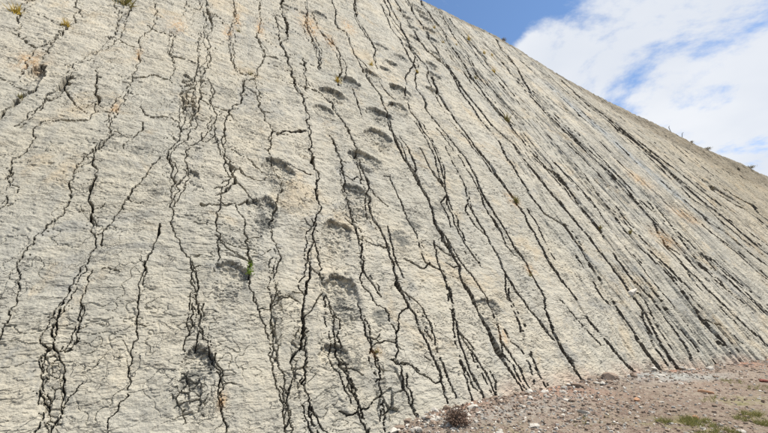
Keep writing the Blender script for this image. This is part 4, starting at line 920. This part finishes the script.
    rimv = sst(topv - v, np.interp(u, [12, 28, 45, 80], [1.2, 2.5, 7.5, 10]), np.interp(u, [12, 28, 45, 80], [.3, .8, 3.5, 6])) * (.75 + .5 * pn(u * .5, v * .25, 95))
    # top band on the right is a rubbly, weathered ledge
    h += sst(u, 24, 40) * rimv * sst(topv - v, 0, 1.5) * (.30 * fbm(u * .5, v * .5, 4, 97, .6) - .15)
    cl = np.exp(-((u - np.interp(v, [8, 14, 20, 25], [26, 24.5, 23.5, 22.6])) / 1.0) ** 2) * sst(v, 6, 12) * sst(v, 28, 23)
    zfoot = v * DV.z - ground_base(u)
    soil = sst(zfoot, .42, .05) * sst(fbm(u * .35, v * .5, 2, 98), -.35, .1) * sst(u, 0.2, 2.0)
    # foot of the face: soil banked on it hides the joint; slightly uneven
    z = h
    pos = np.stack([u, v, z], 1)
    # fold the back rows into the hill (local frame: horizontal inward direction = D cos + N -sin)
    bk = BK.ravel()
    loc_in = np.array([0, math.cos(TILT), -math.sin(TILT)])
    loc_up = np.array([0, math.sin(TILT), math.cos(TILT)])
    pos += bk[:, None] * (loc_in + .10 * loc_up)[None]
    attrs = {'crust_lip_shade': crust_lip_shade, 'rust': rust, 'rim': np.clip(rimv + (bk > 0), 0, 1), 'clay': cl, 'soil': soil}

    rows = nv0 + nb
    i0 = (np.arange(rows - 1)[:, None] * nu + np.arange(nu - 1)[None, :]).ravel()
    F = np.stack([i0, i0 + 1, i0 + nu + 1, i0 + nu], 1)
    # piece id for each face
    fs = slab[F[:, 0]]
    lab = fs.astype(np.int64)
    B1, B2, B3 = 1000, 2000, 4000
    f_fp = np.max(fpid[F], 1)
    cnt = (fpid[F] >= 0).sum(1)
    lab = np.where(cnt >= 3, B1 + f_fp, lab)
    f_fr = frag[F]
    same = (f_fr[:, 0] >= 0) & (f_fr.max(1) == f_fr.min(1))
    lab = np.where(same, B3 + f_fr[:, 0], lab)
    cc = (crk[F] >= 0).sum(1)
    lab = np.where(cc >= np.where(u[F[:, 0]] > -2.5, 2, 3), B2 + crk[F].max(1), lab)
    order = np.argsort(lab, kind='stable')
    ls = lab[order]
    cuts = np.nonzero(np.diff(ls))[0] + 1
    root = bpy.data.objects.new('rock_face', None)
    link(root)
    root.matrix_world = Matrix(((HV.x, DV.x, NV.x, A0.x), (HV.y, DV.y, NV.y, A0.y), (HV.z, DV.z, NV.z, A0.z), (0, 0, 0, 1)))
    tag(root, 'huge tilted pale limestone rock face scored by long cracks and dinosaur footprints', None, None, 'structure')
    for grp in np.split(order, cuts):
        L = lab[grp[0]]
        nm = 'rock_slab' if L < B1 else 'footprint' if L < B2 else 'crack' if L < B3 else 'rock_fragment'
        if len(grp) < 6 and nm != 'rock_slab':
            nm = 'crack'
        Fg = F[grp]
        vi, inv = np.unique(Fg, return_inverse=True)
        me = mesh_np(nm, pos[vi], inv.reshape(Fg.shape), {k: a[vi] for k, a in attrs.items()})
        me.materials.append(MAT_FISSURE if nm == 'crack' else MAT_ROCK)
        link(bpy.data.objects.new(nm, me), root)
    return pos, attrs, (rows, nu), root


POS, ATT, SHAPE, ROCK = build_rock_face()
POSG = POS.reshape(SHAPE[0], SHAPE[1], 3)


def wall_h(u, v):
    i = int(np.clip(np.searchsorted(QU, u), 0, SHAPE[1] - 1))
    j = int(np.argmin(np.abs(POSG[:len(QV), i, 1] - v)))
    return float(POSG[j, i, 2])


def on_wall(u, v, lift=0.0):
    return wall_pt(u, v, wall_h(u, v) + lift)


# ------------------------------------------------------------------ ground
def build_ground():
    gu = march(-9.0, 60.0, [-9, -3, -2, 0, 2, 5, 10, 20, 60], [.3, .1, .026, .025, .027, .035, .06, .15, 1.2], 1.0)
    gs = march(-0.6, 9.0, [-0.6, -.2, 0, 2, 5, 9], [.2, .03, .022, .022, .035, .2], 1.0)
    gu = np.concatenate([[-4000, -1000, -300, -100, -40, -20, -13], gu, [75, 100, 140, 220, 400, 1000, 4000]])
    gs = np.concatenate([[-40, -8, -2], gs, [11, 14, 20, 35, 70, 150, 400, 1200, 4000]])
    U, S = np.meshgrid(gu, gs)
    u, s = U.ravel(), S.ravel()
    z = ground_z(u, s)
    near = np.exp(-(np.maximum(s, 0) / 12) ** 2) * np.exp(-(np.maximum(np.abs(u - 8) - 10, 0) / 15) ** 2)
    z += near * (.03 * fbm(u * 2.3, s * 2.3, 4, 201, .6) + .018 * fbm(u * 11, s * 11, 3, 202, .6))
    # soil and debris banked against the foot, in uneven heaps
    z += np.exp(-np.maximum(s, 0) / .35) * near * (.10 * np.clip(fbm(u * .9, s * .3 + 7, 3, 203), -.2, 1))
    z = np.where(s < -.3, z - (-.3 - s) * .3, z)
    x = A0.x + HV.x * u - KV.x * s
    y = A0.y + HV.y * u - KV.y * s
    n = len(gu)
    i0 = (np.arange(len(gs) - 1)[:, None] * n + np.arange(n - 1)[None, :]).ravel()
    F = np.stack([i0, i0 + n, i0 + n + 1, i0 + 1], 1)
    grey = np.zeros_like(u)
    for pu, ps, ru, rs, a in GREYS:
        grey = np.maximum(grey, a * np.exp(-((u - pu) / ru) ** 2 - ((s - ps) / rs) ** 2))
    red = np.exp(-np.maximum(s, 0) / .6) * sst(fbm(u * .5, s * .5, 2, 205), -.2, .3)
    moss = sst(fbm(u * .35, s * .5, 3, 206), .0, .45) * sst(s, .8, 1.8)
    me = mesh_np('ground', np.stack([x, y, z], 1), F, {'grey': grey, 'redsoil': red, 'moss': moss})
    me.materials.append(MAT_GROUND)
    o = link(bpy.data.objects.new('ground', me))
    tag(o, 'red brown stony ground at the foot of the rock face', None, None, 'structure')
    return gu, gs, z.reshape(len(gs), n)


GREYS = [(6.6, .15, 1.0, .35, 1.0), (7.2, .55, 1.3, .35, 1.0), (8.2, .8, 1.2, .25, .8), (7.9, .45, .9, .3, .9), (1.0, .7, 1.6, .4, .5)]
GU, GS, GZ = build_ground()


def gpt(u, s, dz=0.0):
    i = int(np.clip(np.searchsorted(GU, u), 1, len(GU) - 1))
    j = int(np.clip(np.searchsorted(GS, s), 1, len(GS) - 1))
    a = (u - GU[i - 1]) / (GU[i] - GU[i - 1])
    b = (s - GS[j - 1]) / (GS[j] - GS[j - 1])
    z = (GZ[j - 1, i - 1] * (1 - a) + GZ[j - 1, i] * a) * (1 - b) + (GZ[j, i - 1] * (1 - a) + GZ[j, i] * a) * b
    p = A0 + HV * u - KV * s
    return Vector((p.x, p.y, float(z) + dz))

# ------------------------------------------------------------------ stones
MAT_PALE = stone_material('pale_stone', (0.44, 0.40, 0.34), (0.58, 0.54, 0.47))
MAT_GREY = stone_material('grey_stone', (0.25, 0.235, 0.205), (0.37, 0.35, 0.31))
MAT_RED = stone_material('red_brown_stone', (0.18, 0.135, 0.10), (0.30, 0.23, 0.175))
MAT_ORANGE = stone_material('orange_stone', (0.42, 0.20, 0.10), (0.50, 0.34, 0.22), 8)
MAT_DARKRED = stone_material('dark_red_stone', (0.20, 0.06, 0.05), (0.28, 0.11, 0.08), 8)


def stone_mesh(name, mat, seed, flat=0.5, sub=2):
    r = random.Random(seed)
    bm = bmesh.new()
    bmesh.ops.create_icosphere(bm, subdivisions=sub, radius=1.0)
    # chop with random planes for broken faces
    for k in range(7):
        nrm = Vector((r.gauss(0, 1), r.gauss(0, 1), r.gauss(0, 1))).normalized()
        dd = r.uniform(.50, .85)
        for v in bm.verts:
            e = v.co.dot(nrm) - dd
            if e > 0:
                v.co -= nrm * e
    sx, sy = r.uniform(.75, 1.2), r.uniform(.55, .95)
    for v in bm.verts:
        v.co.x *= sx
        v.co.y *= sy
        v.co.z *= flat
        v.co *= 1 + r.uniform(-.05, .05)
    me = bpy.data.meshes.new(name)
    bm.to_mesh(me)
    bm.free()
    me.materials.append(mat)
    return me


def put_stone(name, me, u, s, size, rz, tilt=0.0, sink=0.3, label=None, cat='stone', group=None, sc=(1, 1, 1)):
    o = link(bpy.data.objects.new(name, me))
    zh = max(abs(v.co.z) for v in me.vertices) * size * sc[2]
    o.location = gpt(u, s, zh * (1 - 2 * sink))
    o.rotation_euler = (tilt, tilt * .6, rz)
    o.scale = (size * sc[0], size * sc[1], size * sc[2])
    tag(o, label, cat, group)
    return o


# stones one can point to
for (u, s, L, sc, rz, mat, lab, sd_, nm) in KEYSTONES:
    me = stone_mesh('loose_stone', {'o': MAT_ORANGE, 'p': MAT_PALE, 'g': MAT_GREY, 'r': MAT_DARKRED, 'b': MAT_RED}[mat], sd_, 0.6)
    put_stone('loose_stone', me, u, s, L, rz, .12, .25, lab, 'stone', None, sc)

KINDS = []
for mname, mat, lab, grp in (
        ('pale', MAT_PALE, 'small pale limestone chip lying in the scree at the foot of the rock face', 'pale chips in the scree'),
        ('grey', MAT_GREY, 'small grey rock chip lying in the scree at the foot of the rock face', 'grey chips in the scree'),
        ('red', MAT_RED, 'small red brown stone lying in the scree at the foot of the rock face', 'red brown stones in the scree')):
    KINDS.append(([stone_mesh('stone_chip', mat, 40 + 7 * i + len(mname), random.uniform(.3, .6), 1) for i in range(5)], lab, grp))


def scatter_us(n, u0, u1, s0, s1):
    out = []
    while len(out) < n:
        u = u0 + (u1 - u0) * random.random() ** 1.7
        s = s0 + (s1 - s0) * random.random() ** 1.35
        keep = 1.0 / (1 + max(0, u - 4) * .10)
        if u < 3.5:
            keep *= 1.0
        else:
            keep *= .35 + .65 * math.exp(-s / .6)
        if random.random() < keep:
            out.append((u, s))
    return out


for (u, s) in scatter_us(280, -1.6, 11.0, 0.0, 3.2):
    k = random.choices((0, 1, 2), (.50, .25, .25))[0]
    meshes, lab, grp = KINDS[k]
    size = min(.12, .03 + random.expovariate(1 / .018)) * (1.15 if u < 3 else 1.0)
    if random.random() < .2:                      # bigger fallen pieces gather against the foot
        s = random.random() ** 2 * .45
        size = random.uniform(.06, .15)
    put_stone('stone_chip', random.choice(meshes), u, s, size, random.uniform(0, 6.3), random.uniform(-.25, .25), random.uniform(.15, .4), lab, 'stone', grp)


def gravel(name, mat, count, u0, u1, s0, s1, smin, smax, seed, label):
    r = np.random.default_rng(seed)
    pts = scatter_us(count, u0, u1, s0, s1)
    base = np.array([(-1, -1, -1), (1, -1, -1), (1, 1, -1), (-1, 1, -1), (-.8, -.8, 1), (.8, -.8, 1), (.8, .8, 1), (-.8, .8, 1)], float)
    fq = np.array([(0, 3, 2, 1), (4, 5, 6, 7), (0, 1, 5, 4), (1, 2, 6, 5), (2, 3, 7, 6), (3, 0, 4, 7)])
    V, F = [], []
    for i, (u, s) in enumerate(pts):
        size = (smin + (smax - smin) * r.random() ** 3) * .5 * (1 + max(0, u - 6) * .03)
        b = base * r.uniform(.55, 1.1, (8, 3)) * np.array([1, r.uniform(.5, 1), r.uniform(.3, .7)]) * size
        a = r.uniform(0, 6.3)
        ca, sa = math.cos(a), math.sin(a)
        t = r.uniform(-.4, .4)
        b = b @ np.array([[1, 0, 0], [0, math.cos(t), math.sin(t)], [0, -math.sin(t), math.cos(t)]])
        b = b @ np.array([[ca, sa, 0], [-sa, ca, 0], [0, 0, 1]])
        p = gpt(u, s, size * .2)
        V.append(b + np.array(p))
        F.append(fq + 8 * i)
    me = mesh_np(name, np.concatenate(V), np.concatenate(F))
    me.materials.append(mat)
    o = link(bpy.data.objects.new(name, me))
    tag(o, label, 'gravel', None, 'stuff')


gravel('pale_gravel', MAT_PALE, 2600, -2.2, 22, -.05, 4.2, .014, .075, 1, 'fine pale limestone gravel strewn over the ground below the rock face')
gravel('grey_gravel', MAT_GREY, 3600, -2.2, 22, -.05, 4.2, .014, .075, 2, 'fine grey gravel strewn over the ground below the rock face')
gravel('brown_gravel', MAT_RED, 9000, -2.2, 22, -.05, 4.2, .014, .085, 3, 'fine red brown gravel strewn over the ground below the rock face')

# pale wedge of rock caught in a crack of the face
wu_, wv2 = WEDGE
me = stone_mesh('wedged_rock', MAT_PALE, 77, .5, 2)
o = link(bpy.data.objects.new('wedged_rock', me))
o.location = wall_pt(wu_, wv2, wall_h(wu_ + .3, wv2) + .05)
o.rotation_euler = (R(40), R(-20), R(30))
o.scale = (.36, .2, .2)
tag(o, 'white block of rock wedged in a crack low on the right part of the face', 'rock')

# ------------------------------------------------------------------ plants
MAT_YEL = leaf_material('dry_yellow_grass', (0.42, 0.30, 0.03), (0.50, 0.36, 0.08))
MAT_OLI = leaf_material('olive_grass', (0.15, 0.14, 0.04), (0.26, 0.21, 0.08))
MAT_GRN = leaf_material('fresh_green_leaf', (0.10, 0.17, 0.02), (0.20, 0.27, 0.04), .4)
MAT_BRN = leaf_material('dry_brown_twigs', (0.13, 0.085, 0.06), (0.22, 0.15, 0.11), .05)
MAT_GRS = leaf_material('ground_grass', (0.12, 0.14, 0.035), (0.29, 0.25, 0.10))


def blades(r, n, length, spread, up, out, width, fat=1.0):
    """list of (verts, faces) for curved grass blades rooted near the origin"""
    V, F = [], []
    side = up.cross(out).normalized() if up.cross(out).length > .1 else Vector((1, 0, 0))
    for i in range(n):
        root = (side * r.gauss(0, .35) + out * r.gauss(0, .12) + up * r.gauss(0, .2)) * spread
        d = (up * r.uniform(.5, 1.2) + out * r.uniform(-.1, .9) + side * r.gauss(0, .55)).normalized()
        L = length * r.uniform(.45, 1.1)
        bend = (out * r.uniform(.1, .6) - up * r.uniform(0, .5) + side * r.gauss(0, .3)) * L * .5
        wd = d.cross(Vector((r.gauss(0, 1), r.gauss(0, 1), r.gauss(0, 1)))).normalized() * width * r.uniform(.6, 1.3) * fat
        b = len(V)
        for k, t in enumerate((0, .4, .75)):
            p = root + d * L * t + bend * t * t
            ww = wd * (1 - t * .75)
            V += [p - ww, p + ww]
        V.append(root + d * L + bend)
        F += [(b, b + 1, b + 3, b + 2), (b + 2, b + 3, b + 5, b + 4), (b + 4, b + 5, b + 6)]
    return V, F


def mesh_obj(name, V, F, mat, parent=None):
    me = bpy.data.meshes.new(name)
    me.from_pydata([tuple(v) for v in V], [], F)
    me.materials.append(mat)
    return link(bpy.data.objects.new(name, me), parent)


UPW = (DV * .55 + Vector((0, 0, 1)) * .45).normalized()
for i, (u, v, size, kind, lab) in enumerate(WALL_TUFTS):
    r = random.Random(500 + i)
    mat = {'y': MAT_YEL, 'o': MAT_OLI, 'g': MAT_GRN}[kind]
    if kind == 'g':
        V, F = [], []
        for k in range(90):                       # small leafy stems hanging in the crack
            base = DV * r.uniform(-.9, .9) * size + HV * r.gauss(0, .16) * size + NV * r.uniform(0, .45) * size
            a = (HV * r.gauss(0, 1) + DV * r.gauss(.3, 1) + NV * r.uniform(.2, 1)).normalized() * size * r.uniform(.14, .28)
            bt = a.cross(Vector((r.gauss(0, 1), r.gauss(0, 1), r.gauss(0, 1)))).normalized() * a.length * .42
            q = len(V)
            V += [base, base + a * .5 + bt, base + a, base + a * .5 - bt]
            F.append((q, q + 1, q + 2, q + 3))
        nm = 'leafy_sprig'
    else:
        V, F = blades(r, 46 if size > .2 else 30, size, size * .55, UPW, NV, max(.007, size * .045))
        nm = 'grass_tuft'
    o = mesh_obj(nm, V, F, mat)
    o.location = wall_pt(u, v, min(wall_h(u, v) , 0) * .5 + .0)
    o.location = wall_pt(u, v, max(wall_h(u, v), wall_h(u + size * .4, v), wall_h(u - size * .4, v)) - .02)
    tag(o, lab, 'plant', 'tufts growing in the cracks')


def shrub(name, loc, radius, height, seed, label, mat, twigs=170, leafm=None, up=Vector((0, 0, 1))):
    r = random.Random(seed)
    root = link(bpy.data.objects.new(name, None))
    root.location = loc
    V, F = [], []
    tips = []

    def stick(a, b, w):
        d = (b - a).normalized()
        s1 = d.orthogonal().normalized() * w
        s2 = d.cross(s1).normalized() * w
        q = len(V)
        for c in (s1, (-s1 + s2 * 1.7) * .5, (-s1 - s2 * 1.7) * .5):
            V.append(a + c)
        for c in (s1, (-s1 + s2 * 1.7) * .5, (-s1 - s2 * 1.7) * .5):
            V.append(b + c * .5)
        F.extend([(q, q + 1, q + 4, q + 3), (q + 1, q + 2, q + 5, q + 4), (q + 2, q, q + 3, q + 5)])
    for k in range(twigs):
        a = r.uniform(0, 6.28)
        el = r.uniform(.15, 1.5)
        d = Vector((math.cos(a) * math.cos(el), math.sin(a) * math.cos(el), math.sin(el)))
        p0 = Vector((math.cos(a), math.sin(a), 0)) * radius * .25 * r.random()
        rad = r.uniform(.55, 1.05)
        p1 = p0 + Vector((d.x * radius, d.y * radius, d.z * height)) * rad * .55
        p2 = p1 + Vector((d.x * radius + r.gauss(0, .25) * radius, d.y * radius + r.gauss(0, .25) * radius, d.z * height + r.gauss(0, .2) * height)) * rad * .45
        stick(p0, p1, .006)
        stick(p1, p2, .0045)
        for j in range(2):
            q = p1.lerp(p2, r.random())
            e = q + Vector((r.gauss(0, 1), r.gauss(0, 1), r.gauss(.3, .8))) * radius * .16
            stick(q, e, .0035)
            tips.append(e)
        tips.append(p2)
    mesh_obj('twigs', V, F, mat, root)
    V2, F2 = [], []
    for e in tips:
        for j in range(2):
            n = Vector((r.gauss(0, 1), r.gauss(0, 1), r.gauss(0, 1))).normalized()
            a = n.orthogonal().normalized() * radius * r.uniform(.05, .10)
            b = n.cross(a).normalized() * a.length * .5
            q = len(V2)
            c = e + Vector((r.gauss(0, 1), r.gauss(0, 1), r.gauss(0, 1))) * radius * .05
            V2 += [c - a, c + b, c + a, c - b]
            F2.append((q, q + 1, q + 2, q + 3))
    mesh_obj('leaves', V2, F2, leafm or mat, root)
    tag(root, label, 'shrub')
    return root


for (u, s, rad, hgt, lab, sd_, lm) in GROUND_SHRUBS:
    shrub('dry_shrub', gpt(u, s, -.02), rad, hgt, sd_, lab, MAT_BRN, 170, {'b': MAT_BRN, 'o': MAT_OLI}[lm])
for (u, rad, hgt, lab, sd_) in RIM_SHRUBS:
    i = int(np.searchsorted(QU, u))
    p = POSG[len(QV) - 1, i]
    shrub('rim_shrub', wall_pt(*p), rad, hgt, sd_, lab, MAT_BRN, 70, MAT_OLI)

# thin posts on the rim
mpost, ntp, bp = mat_base('weathered_metal', .5, .5)
bp.inputs['Base Color'].default_value = (.42, .42, .40, 1)
bp.inputs['Metallic'].default_value = .3
for u, lean, lab in POSTS:
    i = int(np.searchsorted(QU, u))
    p = wall_pt(*POSG[len(QV) - 1, i])
    bm = bmesh.new()
    prev = None
    prof = [(0, 0, -.3), (.01, 0, .35), (.03, 0, .6), (.16, 0, .75)]
    for (x, y, z) in prof:
        ring = [bm.verts.new((x + .05 * math.cos(a), y + .05 * math.sin(a), z)) for a in [k * math.pi / 3 for k in range(6)]]
        if prev:
            for k in range(6):
                bm.faces.new((prev[k], prev[(k + 1) % 6], ring[(k + 1) % 6], ring[k]))
        prev = ring
    bm.faces.new(prev)
    me = bpy.data.meshes.new('rim_post')
    bm.to_mesh(me)
    bm.free()
    me.materials.append(mpost)
    o = link(bpy.data.objects.new('rim_post', me))
    o.location = p
    o.rotation_euler = (0, R(lean), R(-10))
    tag(o, lab, 'post', 'posts on the rim')

# ------------------------------------------------------------------ grass on the ground
V, F = [], []
rg = random.Random(91)
for (u, s, ru, rs, cnt) in GRASS:
    for k in range(cnt):
        a, q = rg.uniform(0, 6.28), math.sqrt(rg.random())
        cu, cs = u + math.cos(a) * ru * q, s + math.sin(a) * rs * q
        p = gpt(cu, cs, -.005)
        v, f = blades(rg, 7, rg.uniform(.05, .13), .06, Vector((0, 0, 1)), Vector((rg.gauss(0, 1), rg.gauss(0, 1), 0)).normalized(), .0035)
        b = len(V)
        V += [x + p for x in v]
        F += [tuple(i + b for i in t) for t in f]
o = mesh_obj('grass', V, F, MAT_GRS)
tag(o, 'short green grass growing in patches on the stony ground', 'grass', None, 'stuff')
